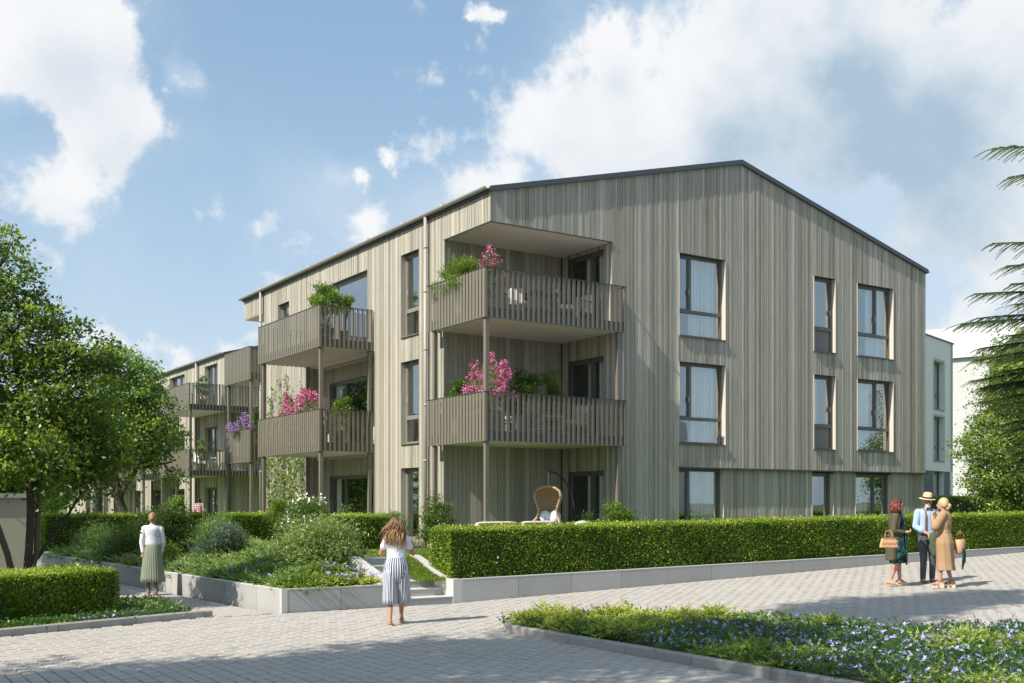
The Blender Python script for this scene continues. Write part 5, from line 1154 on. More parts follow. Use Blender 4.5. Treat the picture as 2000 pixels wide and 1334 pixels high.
armchair('white chair on the first floor balcony of the farther building', (.95+.3, 26.9, 3.35), R(-50), cush='white_cloth', wood='lamp_white')
armchair('second white chair on the first floor balcony of the farther building', (1.75, 26.5, 3.35), R(30), cush='white_cloth', wood='lamp_white')
armchair('woven chair behind the near slats of the lower long balcony', (-1.15, 6.75, Z2), R(120))
table('dark planter table on the upper long balcony', (-1.3, 6.7, Z3), .2, .45, 'planter')
# teak daybed with cushions on the ground floor terrace
d = thing('daybed', 'low teak daybed with cream cushions on the ground floor terrace', 'sofa', (.25, -.05, .70), R(0)); d.scale = (1, 1, 1.38)
for x0, x1 in ((-.85, .33), (.42, 1.3)):
    m = MB(); m.box((x0, -.42, .46), (x1, -.37, .53)); m.build('back_rail', 'teak', d)
    for k in range(int((x1-x0)/.24)):
        a = x0+.03+k*.24; m = MB()
        m.hexa([(a, -.41, .2), (a+.03, -.41, .2), (a+.03, -.39, .2), (a, -.39, .2), (a+.2, -.41, .46), (a+.23, -.41, .46), (a+.23, -.39, .46), (a+.2, -.39, .46)])
        m.hexa([(a+.2, -.40, .2), (a+.23, -.40, .2), (a+.23, -.38, .2), (a+.2, -.38, .2), (a, -.40, .46), (a+.03, -.40, .46), (a+.03, -.38, .46), (a, -.38, .46)]); m.build('lattice', 'teak', d)
    m = MB(); m.box((x0, -.37, .15), (x1, .35, .25)); m.build('seat_frame', 'teak', d)
    for x in (x0, x1-.06):
        for y in (-.42, .29): m = MB(); m.box((x, y, 0), (x+.06, y+.06, .46)); m.build('leg', 'teak', d)
    m = MB(); m.ell(((x0+x1)/2, -.26, .455), ((x1-x0)/2, .12, .10), n=20, m=10, e=.45); m.build('cushion', 'cushion', d)
    m = MB(); m.ell(((x0+x1)/2, .05, .33), ((x1-x0)/2, .33, .10), n=20, m=10, e=.45); m.build('cushion', 'cushion', d)
s = thing('footstool', 'cream cushioned stool near the terrace door, just above the hedge', 'stool', (2.45, -.45, .70)); s.scale = (1, 1, 1.42)
m = MB(); m.box((-.3, -.2, .28), (.3, .2, .40)); m.build('seat_frame', 'teak', s); m = MB(); m.ell((-.03, 0, .45), (.27, .2, .09), n=18); m.build('cushion', 'cushion', s)
for x in (-.3, .25):
    for y in (-.2, .15): m = MB(); m.box((x, y, 0), (x+.05, y+.05, .28)); m.build('leg', 'teak', s)
# hanging egg chair: woven shell, cushions, stand and chain
e = thing('hanging_chair', 'woven wicker egg chair with pale cushions hanging on a curved stand, ground floor terrace', 'chair', (1.62, -.1, .70), R(-58))
def egg():
    vs = []; fs = []; NU, NV = 26, 30; H_ = 1.10
    def prof(v):
        z = .50+H_*v
        wd = np.interp(v, [0, .06, .18, .34, .48, .62, .78, .90, .97, 1], [.16, .33, .37, .26, .225, .29, .35, .31, .19, .05])
        dp = np.interp(v, [0, .08, .2, .4, .6, .8, .93, 1], [.18, .40, .40, .34, .33, .32, .22, .05])
        return z, wd, dp
    for i in range(NV+1):
        v = i/NV; z, wd, dp = prof(v); fr = .34*max(0, 1-v/.30)
        for k in range(NU+1):
            a = math.pi*(-.03+1.06*k/NU); sa = math.sin(max(0, min(math.pi, a))); vs.append((-wd*math.cos(a), dp*sa-.05-fr*(1-sa), z))
    for i in range(NV):
        for k in range(NU): a = i*(NU+1)+k; fs.append((a, a+1, a+NU+2, a+NU+1))
    return vs, fs, NU, NV
vs, fs, NU, NV = egg(); m = MB(); m.add(vs, fs, [.3+.4*((i//(NU+1)) % 2) for i in range(len(vs))], True); o = m.build('shell', 'wicker', e); sm = o.modifiers.new('s', 'SOLIDIFY'); sm.thickness = .03
rim = [vs[i*(NU+1)] for i in range(NV+1)]+[vs[NV*(NU+1)+k] for k in range(1, NU)]+[vs[i*(NU+1)+NU] for i in range(NV, -1, -1)]
m = MB(); m.tube(rim, .024, 8, .9); m.build('rim', 'wicker', e)
m = MB(); m.tube([(-.33, -.38, .58), (0, -.46, .53), (.33, -.38, .58)], .028, 8, .8); m.build('front_rim', 'wicker', e)
m = MB(); m.ell((0, -.10, .66), (.31, .30, .11), n=20); m.build('seat_cushion', 'cushion_blue', e)
for x, z, r_ in ((-.10, .86, .3), (.14, .86, -.35)): m = MB(); m.ell((x, .06, z), (.17, .10, .15), n=18, rot=Matrix.Rotation(r_, 3, 'Y')); m.build('back_cushion', 'cushion_blue', e)
m = MB(); m.ell((-.22, -.32, .66), (.14, .12, .09), n=16); m.build('cushion', 'cushion_blue', e); m = MB(); m.ell((.12, -.34, .66), (.15, .11, .07), n=16); m.build('cushion', 'cushion_blue', e)
arcp = [(0, .0, 1.98)]+[(.0+.50*math.sin(a), .45*math.sin(a)+.05, .9+1.08*math.cos(a)) for a in [k*.25 for k in range(1, 7)]]+[(.46, .6, .05)]
m = MB(); m.tube(arcp, .022, 8, .5); m.build('stand', 'black', e); m = MB(); m.tube([(.46, .6, .02), (-.3, .55, .02)], .02, 8); m.build('stand_foot', 'black', e); m = MB(); m.tube([(.46, .6, .02), (.4, -.3, .02)], .02, 8); m.build('stand_foot', 'black', e)
m = MB()
for k in range(11): m.ell((0, .0, 1.96-k*.034), (.010 if k % 2 else .018, .018 if k % 2 else .010, .022), n=8, m=4)
stuff(m.build('chain', 'chain', e))
# ============================================================ PEOPLE
def skinned(name, mb, m, parent, vox=.009, sm=4):
    o = mb.build(name, m, parent); r = o.modifiers.new('remesh', 'REMESH'); r.mode = 'VOXEL'; r.voxel_size = vox; r.use_smooth_shade = True
    s = o.modifiers.new('smooth', 'SMOOTH'); s.iterations = sm; s.factor = .5
    return o
def V3(*a): return Vector(a)
def arm(mb, sh, el, wr, r=(.046, .036, .026)):
    mb.cap(sh, el, r[0], r[1]); mb.cap(el, wr, r[1]*1.02, r[2])
def hand(mb, wr, d, n, curl=.35, s=1.0):
    """palm, four fingers of unequal length with a knuckle bend, thumb from the side; d along the hand, n palm normal"""
    d = Vector(d).normalized(); n = Vector(n).normalized(); x = d.cross(n).normalized(); wr = Vector(wr)
    mb.cap(wr, wr+d*.045*s, .024*s, .030*s); 
    for k in (-1, 0, 1): mb.cap(wr+d*.02*s+x*k*.012*s, wr+d*.080*s+x*k*.020*s, .015*s, .014*s)
    for i, (o_, l_) in enumerate(((-.030, .060), (-.010, .072), (.010, .068), (.029, .052))):
        a = wr+d*.085*s+x*o_*s; b = a+(d*math.cos(curl)+n*math.sin(curl))*l_*.5*s; c = b+(d*math.cos(curl*2.2)+n*math.sin(curl*2.2))*l_*.5*s
        mb.cap(a-d*.01*s, b, .0092*s, .0085*s, 8); mb.cap(b, c, .0085*s, .0072*s, 8)
    a = wr+d*.03*s-x*.024*s; b = a+(d*.7-x*.7+n*.2).normalized()*.035*s; c = b+(d*.95-x*.2+n*.35).normalized()*.028*s
    mb.cap(a, b, .013*s, .0105*s, 8); mb.cap(b, c, .0105*s, .009*s, 8)
def foot(mb, ank, fwd, h=.07, L=.20):
    a = Vector(ank); f = Vector(fwd).normalized(); g0 = a.z-h
    heel = Vector((a.x, a.y, g0+.032))-f*.045; toe = Vector((a.x, a.y, g0+.022))+f*(L-.07)
    mb.cap(a, heel, .034, .032); mb.cap(heel, toe, .033, .024); mb.cap(a, Vector((a.x, a.y, g0+.035))+f*.06, .034, .034); s = f.cross(V3(0, 0, 1)); mb.cap(heel+s*.012, toe+s*.02-f*.02, .028, .02); mb.cap(heel-s*.012, toe-s*.018-f*.03, .026, .018)
def head(mb, c, fwd, tilt=0, s=1.0, jaw=1.0):
    """c = head centre; skull, jaw, nose, ears as one surface"""
    f = Vector(fwd).normalized(); r = f.cross(V3(0, 0, 1)).normalized(); M = Matrix((r, f, V3(0, 0, 1))).transposed(); c = Vector(c)
    mb.ell(c+M @ V3(0, -.012, .02)*s, (.076*s, .094*s, .098*s), rot=M, n=18, m=12)
    mb.ell(c+M @ V3(0, .022, -.050)*s, (.056*s*jaw, .062*s, .068*s), rot=M, n=16, m=10)
    mb.ell(c+M @ V3(0, .060, -.092)*s, (.026*s, .024*s, .020*s), rot=M)
    mb.cap(c+M @ V3(0, .078, .006)*s, c+M @ V3(0, .102, -.030)*s, .009*s, .0145*s, 8)
    mb.ell(c+M @ V3(0, .078, -.062)*s, (.024*s, .014*s, .014*s), rot=M)
    mb.ell(c+M @ V3(0, .070, .022)*s, (.052*s, .018*s, .012*s), rot=M)
    for sg in (-1, 1): mb.ell(c+M @ V3(sg*.077, -.008, -.012)*s, (.012*s, .020*s, .032*s), rot=M)
    return M
def face(parent, c, M, s=1.0, brow='hair_brown'):
    c = Vector(c)
    for sg in (-1, 1):
        m = MB(); m.ell(c+M @ V3(sg*.031, .074, .004)*s, (.014*s, .010*s, .0075*s), rot=M); m.build('eye', 'white_cloth', parent)
        m = MB(); m.ell(c+M @ V3(sg*.031, .0815, .004)*s, (.0065*s, .005*s, .0068*s), rot=M); m.build('iris', 'black', parent)
        m = MB(); m.cap(c+M @ V3(sg*.018, .084, .022)*s, c+M @ V3(sg*.044, .074, .024)*s, .004*s, .003*s, 6); m.build('eyebrow', brow, parent)
    m = MB(); m.ell(c+M @ V3(0, .087, -.058)*s, (.022*s, .008*s, .0065*s), rot=M); m.build('mouth', 'lip', parent)
def hair_strands(name, m, parent, starts, path_fn, n, r=.006, seg=9, seed=3):
    """each lock follows path_fn(i, f, q) -> point"""
    q = np.random.default_rng(seed); vs = MB()
    for i in range(n):
        st = [q.random() for _ in range(6)]; pts = [path_fn(st, f/seg) for f in range(seg+1)]
        rr = [r*(1.0 if f < seg*.6 else max(.15, 1-(f/seg-.6)/.4)) for f in range(seg+1)]
        vs.tube(pts, rr, 5, min(1, max(0, .15+.8*st[5])), cap=True)
    return vs.build(name, m, parent)
def torso(mb, z0, z1, hipr=(.16, .115), waist=(.125, .09), chest=(.155, .11), sh=.17, lean=(0, 0), shz=None):
    H = z1-z0; rows = [(0, hipr), (.18, (hipr[0]*.98, hipr[1]*.98)), (.42, waist), (.62, (chest[0]*.95, chest[1]*.98)), (.80, chest), (.93, (chest[0]*.92, chest[1]*.85)), (1.0, (.075, .07))]
    mb.loft([(lean[0]*f, lean[1]*f, z0+H*f, a, b) for f, (a, b) in rows], 24, capt=True)
    mb.cap((lean[0]-sh*.82, lean[1], z1-.045), (lean[0]+sh*.82, lean[1], z1-.045), .052, .052)

# ---- 1 woman with long windblown hair and striped culottes, walking towards the steps (back view)
p = thing('person', 'woman seen from behind with long windblown brown hair, white tee and striped culottes', 'person', (-5.93, -6.62, 0), R(-30), scale=1.0)
b = MB()
LA, RA = V3(-.09, -.20, .075), V3(.06, .30, .085)
for hip, kn, an, fw in ((V3(-.085, -.01, .88), V3(-.09, .0, .47), LA, (-.05, 1, 0)), (V3(.085, .0, .88), V3(.085, .16, .48), RA, (.1, 1, 0))):
    b.cap(hip, kn, .085, .054); b.cap(kn, an, .053, .032); b.ell(kn.lerp(an, .28)+V3(0, -.018, 0), (.047, .05, .10)); foot(b, an, fw)
torso(b, .84, 1.385, (.165, .125), (.125, .095), (.15, .105), .165)
b.cap((0, .0, 1.36), (0, .02, 1.47), .05, .046)
M1 = head(b, (0, .03, 1.555), (0, 1, -.1), s=.98)
arm(b, V3(-.16, .0, 1.335), V3(-.245, .03, 1.10), V3(-.10, .16, 1.30)); hand(b, V3(-.10, .16, 1.30), (.25, .25, .9), (1, -.2, 0), .6)
arm(b, V3(.16, .0, 1.335), V3(.262, .03, 1.10), V3(.15, .12, 1.36)); hand(b, V3(.15, .12, 1.36), (-.15, .1, .95), (-1, .1, 0), .6)
skinned('body', b, 'skin_tan', p)
c = MB(); c.loft([(0, 0, 1.02, .155, .118), (0, 0, 1.08, .150, .115), (0, 0, 1.15, .145, .112), (0, 0, 1.24, .155, .115), (0, 0, 1.32, .162, .112), (0, 0, 1.385, .13, .09), (0, 0, 1.41, .07, .065)], 32, capt=True, fold=lambda i, a: 1+(.05 if i < 3 else .015)*math.sin(a*9+i*1.7))
c.cap((-.15, 0, 1.335), (-.20, .01, 1.21), .056, .058); c.cap((.15, 0, 1.335), (.205, .01, 1.21), .056, .058); skinned('tee', c, 'white_cloth', p, .010, 2)
c = MB(); fd = lambda amp, k: (lambda i, a: 1+amp*math.sin(a*k+i*.45)+amp*.5*math.sin(a*(k-4)+1))
c.loft([(0, 0, 1.06, .140, .110), (0, 0, 1.03, .150, .118), (0, -.005, .98, .168, .135), (0, -.01, .90, .186, .156), (0, -.005, .80, .190, .155), (0, 0, .72, .17, .14), (0, .01, .66, .13, .12)], 96, fold=fd(.018, 22), toneu=True)
for sx, yo in ((-1, -.02), (1, .07)):
    c.loft([(sx*.082, 0+yo*.1, .86, .100, .138), (sx*.085, 0+yo*.2, .78, .108, .145), (sx*.090, yo*.5, .66, .112, .140), (sx*.094, yo, .52, .114, .136), (sx*.096, yo*1.3, .40, .116, .132), (sx*.098, yo*1.5, .315, .116, .130)], 72, fold=fd(.030, 11), toneu=True)
o = c.build('culottes', 'stripes', p); o.modifiers.new('s', 'SOLIDIFY').thickness = .004
c = MB(); c.loft([(0, 0, 1.035, .154, .122), (0, 0, 1.075, .150, .118)], 64, fold=lambda i, a: 1+.02*math.sin(a*30)); c.build('waistband', 'stripes', p)
for nm, an in (('sandal', LA), ('sandal', RA)):
    s_ = MB(); zz = an.z-.075; s_.prism([(an.x-.04, an.y-.085), (an.x+.035, an.y-.085), (an.x+.045, an.y+.05), (an.x+.04, an.y+.15), (an.x, an.y+.175), (an.x-.042, an.y+.14), (an.x-.045, an.y+.04)], zz-.001, zz+.014)
    for t_ in (0, .05, -.045): s_.tube([(an.x-.042, an.y+.05-t_, zz+.01), (an.x-.02, an.y+.05-t_, zz+.07), (an.x+.02, an.y+.05-t_, zz+.07), (an.x+.042, an.y+.05-t_, zz+.01)], .006, 6)
    s_.tube([(an.x+.042*math.cos(a), an.y-.01+.042*math.sin(a), zz+.085) for a in [k*.524 for k in range(13)]], .006, 6); s_.build(nm, 'beige_shoe', p)
def hp(st, f):   # windblown locks: some fall down the back, some fly to the left
    az = (st[0]-.5)*3.6; el = .25+st[1]*1.1; fly = max(0, st[2]-.66)*2.6*(1 if st[0] < .62 else .25)
    h = V3(0, .03, 1.565)+V3(math.sin(az)*math.cos(el)*.088, -math.cos(az)*math.cos(el)*.102, math.sin(el)*.115)
    ln = .30+.16*st[3]; out = V3(math.sin(az)*.055, -.06, 0)
    q_ = h+out*math.sin(min(1, f*1.6)*1.57)+V3(0, -.02, 0)*f+V3(0, 0, -ln*f**1.15)
    q_ += V3(-.17, -.03, .10)*fly*f**1.3+V3(math.sin(f*7+st[4]*6)*.016, math.cos(f*6+st[5]*6)*.014, 0)
    return q_
hair_strands('hair', 'hair_brown', p, None, hp, 430, .0062, 10)
c = MB(); c.ell((0, .018, 1.578), (.088, .104, .112), n=18, m=10); c.ell((0, -.055, 1.46), (.10, .045, .15), n=18, m=10); skinned('hair', c, 'hair_brown', p, .012)

# ---- 2 woman in white blouse and sage skirt on the path (back view)
p = thing('person', 'woman with a golden bun on the path, white blouse and pleated sage skirt', 'person', (-7.40, 1.82, -.075), R(-20), scale=1.05)
b = MB(); LA, RA = V3(-.075, .02, .125), V3(.075, -.10, .125)
for hip, kn, an in ((V3(-.085, 0, .88), V3(-.08, .05, .48), LA), (V3(.085, 0, .88), V3(.085, .06, .48), RA)):
    b.cap(hip, kn, .08, .052); b.cap(kn, an, .05, .032); b.ell(kn.lerp(an, .3)+V3(0, -.015, 0), (.045, .048, .1)); foot(b, an, (0, 1, 0), .11)
torso(b, .84, 1.40, (.15, .11), (.118, .09), (.148, .10), .165); b.cap((0, 0, 1.38), (0, .012, 1.48), .045, .042); head(b, (0, .02, 1.565), (.1, 1, 0), s=.96)
arm(b, V3(-.165, 0, 1.345), V3(-.20, -.02, 1.08), V3(-.175, -.05, .86)); hand(b, V3(-.175, -.05, .86), (.06, .05, -1), (0, 1, .1), .5)
arm(b, V3(.165, 0, 1.345), V3(.20, .02, 1.08), V3(.17, .12, .88)); hand(b, V3(.17, .12, .88), (0, .2, -1), (0, 1, .1), .5)
skinned('body', b, 'skin', p)
c = MB(); torso(c, 1.03, 1.42, (.148, .108), (.135, .105), (.162, .115), .172)
for sg, e_, w_ in ((-1, V3(-.205, -.02, 1.08), V3(-.18, -.05, .885)), (1, V3(.205, .02, 1.08), V3(.172, .115, .90))): c.cap(V3(sg*.165, 0, 1.35), e_, .060, .050); c.cap(e_, w_, .050, .040)
c.loft([(0, 0, 1.39, .06, .058), (0, .01, 1.455, .055, .055)], 20, capt=True); skinned('blouse', c, 'white_cloth', p, .010, 3)
c = MB(); c.loft([(0, 0, 1.05, .125, .098), (0, 0, 1.0, .140, .112), (0, 0, .92, .165, .135), (0, 0, .75, .185, .155), (0, 0, .55, .205, .172), (0, 0, .36, .225, .19), (0, 0, .27, .232, .20)], 132, fold=lambda i, a: 1+(.002+.008*i)*math.sin(a*30+i*.12)+.006*i*math.sin(a*5+1), tone=.5)
o = c.build('skirt', 'sage', p); o.modifiers.new('s', 'SOLIDIFY').thickness = .004
c = MB()
for an in (LA, RA):
    c.cap(an+V3(0, 0, .10), an, .042, .038); foot(c, an, (0, 1, 0), .108, .215); c.cap(an+V3(0, -.05, -.06), an+V3(0, -.055, -.115), .02, .013)
skinned('boots', c, 'boot', p, .009, 3)
c = MB(); c.ell((0, .005, 1.592), (.084, .096, .100), n=18, m=12); c.ell((0, -.085, 1.56), (.046, .038, .046), n=14, m=8); c.ell((0, -.06, 1.53), (.06, .05, .05)); skinned('hair', c, 'hair_gold', p, .010, 2)

# ---- 3 red haired woman in olive coat with a tan handbag (profile, facing right)
zt = z_street(4.7)
p = thing('person', 'red haired woman in an olive jacket and dark teal scarf, left of the trio', 'person', (4.74, -7.80, zt), R(-140), scale=1.055)
b = MB(); LA, RA = V3(.06, -.10, .12), V3(-.06, .08, .12)
for hip, kn, an, f_ in ((V3(.085, 0, .87), V3(.075, .04, .48), LA, (.5, 1, 0)), (V3(-.085, 0, .87), V3(-.075, .06, .48), RA, (-.1, 1, 0))):
    b.cap(hip, kn, .083, .054); b.cap(kn, an, .052, .030); b.ell(kn.lerp(an, .28)+V3(0, -.018, 0), (.047, .05, .1)); foot(b, an, f_, .075, .19)
torso(b, .82, 1.385, (.165, .13), (.14, .11), (.155, .12), .165); b.cap((0, .01, 1.37), (0, .035, 1.46), .048, .046); H3 = V3(0, .055, 1.545); M3 = head(b, H3, (-.05, 1, -.02), s=.98)
arm(b, V3(.165, 0, 1.33), V3(.20, -.05, 1.07), V3(.12, .17, 1.04)); hand(b, V3(.12, .17, 1.04), (-.25, .95, .1), (0, 0, 1), .9)
arm(b, V3(-.165, 0, 1.33), V3(-.20, -.03, 1.07), V3(-.10, .15, 1.00)); hand(b, V3(-.10, .15, 1.00), (.2, .9, .2), (0, 0, 1), .9)
skinned('body', b, 'skin', p); face(p, H3, M3, .98, 'hair_red')
g_ = MB()
for sg in (-1, 1): g_.tube([H3+M3 @ V3(sg*.033+.024*math.cos(a), .094, .003+.019*math.sin(a)) for a in [k*.628 for k in range(11)]], .0022, 5); g_.tube([H3+M3 @ V3(sg*.057, .09, .006), H3+M3 @ V3(sg*.078, .0, .004)], .002, 5)
g_.build('glasses', 'black', p)
c = MB(); torso(c, .90, 1.40, (.18, .125), (.155, .105), (.170, .115), .172, lean=(0, -.03)); c.loft([(0, -.06, .50, .180, .125), (0, -.055, .70, .182, .125), (0, -.045, .92, .178, .115)], 32, capt=True, fold=lambda i, a: 1+.03*math.sin(a*7+i))
for sg, e_, w_ in ((1, V3(.205, -.05, 1.06), V3(.135, .13, 1.04)), (-1, V3(-.205, -.03, 1.06), V3(-.115, .11, 1.0))): c.cap(V3(sg*.165, 0, 1.34), e_, .068, .058); c.cap(e_, w_, .057, .044)
skinned('jacket', c, 'olive', p, .011, 3)
c = MB(); c.loft([(0, .05, .45, .165, .165), (0, .05, .60, .166, .165), (0, .045, .80, .162, .155), (0, .045, .95, .145, .14), (0, .045, 1.10, .12, .125), (0, .05, 1.25, .12, .12), (0, .035, 1.36, .09, .09)], 60, capt=True, fold=lambda i, a: 1+.03*math.sin(a*9+i*.8)); c.build('dress', 'teal_print', p)
c = MB(); c.loft([(0, .02, 1.36, .085, .09), (0, .03, 1.41, .075, .08), (0, .03, 1.45, .06, .066)], 32, fold=lambda i, a: 1+.05*math.sin(a*6+i)); 
for x0 in (.075, -.06):
    L_ = [(x0, .135, 1.38), (x0*1.1, .165, 1.22), (x0*1.1, .175, 1.0), (x0*1.2+.01, .19, .8), (x0*1.3+.02, .195, .6), (x0*1.5, .19, .42 if x0 > 0 else .52)]
    vs = []; 
    for (x, y, z) in L_: vs += [(x-.045, y, z), (x, y+.018, z), (x+.05, y-.004, z)]
    c.add(vs, [(3*i+j, 3*i+j+1, 3*i+j+4, 3*i+j+3) for i in range(len(L_)-1) for j in (0, 1)], .5, True)
o = c.build('scarf', 'teal_print', p); o.modifiers.new('s', 'SOLIDIFY').thickness = .012
def rh(st, f):
    az = (st[0]-.5)*3.9; el = .1+st[1]*1.3; hh = V3(0, .035, 1.565)+V3(math.sin(az)*math.cos(el)*.085, -math.cos(az)*math.cos(el)*.098, math.sin(el)*.11)
    return hh+V3(math.sin(az)*.045, -math.cos(az)*.03-.015, 0)*math.sin(f*2.4)+V3(0, 0, -(.16+.10*st[2])*f**1.2)+V3(math.sin(f*8+st[3]*6)*.012, math.cos(f*7+st[4]*6)*.012, 0)
hair_strands('hair', 'hair_red', p, None, rh, 230, .009, 7, 5)
c = MB(); c.ell((0, .03, 1.575), (.086, .098, .105), n=18, m=10); c.ell((0, -.025, 1.50), (.082, .07, .10), n=16, m=8); skinned('hair', c, 'hair_red', p, .011)
for an, f_ in ((LA, V3(.5, 1, 0)), (RA, V3(-.1, 1, 0))):
    s_ = MB(); a0 = V3(an.x, an.y, an.z-.075); f_ = f_.normalized(); s_.cap(a0+V3(0, 0, .035)-f_*.045, a0+V3(0, 0, .018)+f_*.05, .036, .030); s_.cap(a0+V3(0, 0, .016)+f_*.04, a0+V3(0, 0, .010)+f_*.145, .035, .018); s_.cap(a0-f_*.055+V3(0, 0, .01), a0-f_*.05+V3(0, 0, -.035), .016, .008); skinned('shoe', s_, 'beige_shoe', p, .008, 2)
bag = thing('handbag', 'tan quilted leather handbag hanging from the forearm of the red haired woman', 'handbag', (4.22, -8.03, zt+.78), R(-33), scale=.86)
c = MB(); c.hexa([(-.21, -.06, .02), (.21, -.06, .02), (.21, .06, .02), (-.21, .06, .02), (-.165, -.03, .25), (.165, -.03, .25), (.165, .03, .25), (-.165, .03, .25)]); o = c.build('bag_body', 'tan_leather', bag); bv = o.modifiers.new('b', 'BEVEL'); bv.width = .03; bv.segments = 3
for y in (-.034, .034): c = MB(); c.tube([(-.09, y, .22), (-.085, y, .33), (-.05, y*.5, .40), (0, 0, .42), (.05, y*.5, .40), (.085, y, .33), (.09, y, .22)], .008, 6); c.build('strap', 'tan_leather', bag)
c = MB()
for k in range(5): c.tube([(-.17+k*.07, -.066, .10), (-.135+k*.07, -.062, .15), (-.10+k*.07, -.066, .10)], .005, 5)
c.tube([(-.16, -.045, .245), (.16, -.045, .245)], .007, 6); c.build('stitching', 'brown_leather', bag)

# ---- 4 man with straw hat, blue shirt, suspenders (facing the camera)
p = thing('person', 'bearded man in a straw hat, light blue shirt and brown suspenders', 'person', (5.87, -7.72, z_street(5.9)), R(150), scale=1.02)
b = MB(); LA, RA = V3(-.12, -.02, .085), V3(.11, .06, .085)
for hip, kn, an in ((V3(-.09, 0, .92), V3(-.11, .03, .50), LA), (V3(.09, 0, .92), V3(.10, .07, .50), RA)): b.cap(hip, kn, .088, .06); b.cap(kn, an, .056, .036); foot(b, an, (0, 1, 0), .08, .22)
torso(b, .88, 1.48, (.165, .12), (.155, .115), (.18, .125), .19); b.cap((0, 0, 1.46), (0, .02, 1.55), .058, .056); H4_ = V3(0, .035, 1.635); M4 = head(b, H4_, (.25, 1, -.12), s=1.03, jaw=1.1)
arm(b, V3(-.19, 0, 1.42), V3(-.235, .02, 1.14), V3(-.05, .19, 1.00), (.05, .042, .032)); hand(b, V3(-.05, .19, 1.00), (.8, .35, -.5), (.0, -.6, -.8), .7, 1.05)
arm(b, V3(.19, 0, 1.42), V3(.24, .02, 1.14), V3(.08, .20, 1.00), (.05, .042, .032)); hand(b, V3(.08, .20, 1.00), (-.7, .3, -.6), (0, -.6, -.8), .7, 1.05)
skinned('body', b, 'skin', p); face(p, H4_, M4, 1.03, 'hair_white')
c = MB(); torso(c, .95, 1.495, (.175, .135), (.172, .135), (.192, .14), .195)
for sg, e_, w_ in ((-1, V3(-.245, .02, 1.14), V3(-.16, .115, 1.06)), (1, V3(.25, .02, 1.14), V3(.17, .12, 1.06))): c.cap(V3(sg*.19, 0, 1.43), e_, .072, .062); c.cap(e_, w_, .062, .055)
c.cap((0, 0, 1.47), (0, .02, 1.51), .068, .066); skinned('shirt', c, 'shirt_blue', p, .011, 3)
c = MB(); c.loft([(0, 0, .86, .175, .14), (0, 0, .92, .180, .142), (0, 0, 1.0, .176, .140)], 28, capt=True)
for hip, kn, an in ((V3(-.085, 0, .90), V3(-.11, .03, .50), LA), (V3(.085, 0, .90), V3(.10, .07, .50), RA)): c.cap(hip, kn, .100, .074); c.cap(kn, an+V3(0, 0, .0), .072, .056)
skinned('trousers', c, 'plaid_dark', p, .011, 3)
for sg in (-1, 1):
    c = MB(); L_ = [(.095*sg, .142, 1.0), (.10*sg, .150, 1.12), (.10*sg, .152, 1.25), (.095*sg, .150, 1.36), (.09*sg, .11, 1.46), (.085*sg, .03, 1.505), (.07*sg, -.08, 1.46), (.03*sg, -.15, 1.3), (.02*sg, -.15, 1.0)]; vs = []
    for x, y, z in L_: vs += [(x-.018, y+.004, z), (x+.018, y+.004, z)]
    c.add(vs, [(2*i, 2*i+1, 2*i+3, 2*i+2) for i in range(len(L_)-1)], .5, True); o = c.build('suspender', 'brown_leather', p); o.modifiers.new('s', 'SOLIDIFY').thickness = .012
c = MB(); c.add([(-.055, .10, 1.505), (-.055, .10, 1.465), (0, .115, 1.482), (0, .115, 1.492), (.055, .10, 1.505), (.055, .10, 1.465)], [(0, 1, 2, 3), (3, 2, 5, 4)], .5); o = c.build('bow_tie', 'black', p); o.modifiers.new('s', 'SOLIDIFY').thickness = .02
c = MB(); c.ell(H4_+M4 @ V3(0, .045, -.078), (.055, .052, .045), rot=M4, n=16, m=8); c.ell(H4_+M4 @ V3(0, .088, -.046), (.030, .012, .010), rot=M4); skinned('beard', c, 'hair_white', p, .008, 2)
g_ = MB()
for sg in (-1, 1): g_.tube([H4_+M4 @ V3(sg*.034+.026*math.cos(a), .100, .003+.020*math.sin(a)) for a in [k*.628 for k in range(11)]], .003, 5); g_.tube([H4_+M4 @ V3(sg*.06, .094, .006), H4_+M4 @ V3(sg*.082, .0, .004)], .0025, 5)
g_.build('glasses', 'black', p)
c = MB(); c.loft([(0, 0, -.004, .165, .185), (0, 0, .004, .162, .182), (0, 0, .008, .098, .112), (0, 0, .06, .092, .106), (0, 0, .115, .080, .096), (0, 0, .132, .055, .075), (0, .0, .120, .018, .055)], 36, capt=True, fold=lambda i, a: 1)
o = c.build('hat', 'straw', p); o.location = H4_+V3(0, -.01, .068); o.rotation_euler = (R(-7), R(-5), R(-14))
c = MB(); c.loft([(0, 0, .010, .1005, .1145), (0, 0, .045, .096, .110)], 36); hb = c.build('hat_band', 'black', p); hb.location = o.location; hb.rotation_euler = o.rotation_euler
for an in (LA, RA): s_ = MB(); foot(s_, an+V3(0, 0, .002), (0, 1, 0), .085, .25); s_.cap(an+V3(0, 0, -.01), an+V3(0, .04, -.05), .045, .04); skinned('shoe', s_, 'brown_leather', p, .010, 3)
jk = thing('jacket', 'dark green jacket carried over the hands of the man in the straw hat', 'jacket', (5.77, -7.98, z_street(5.8)), R(150))
c = MB(); c.loft([(0, 0, .52, .05, .035), (0, 0, .62, .075, .05), (0, 0, .78, .095, .06), (0, 0, .92, .11, .07), (0, 0, 1.02, .10, .06), (0, 0, 1.05, .05, .03)], 36, capt=True, fold=lambda i, a: 1+.10*math.sin(a*5+i*.7)); c.build('folded_cloth', 'green_jacket', jk)

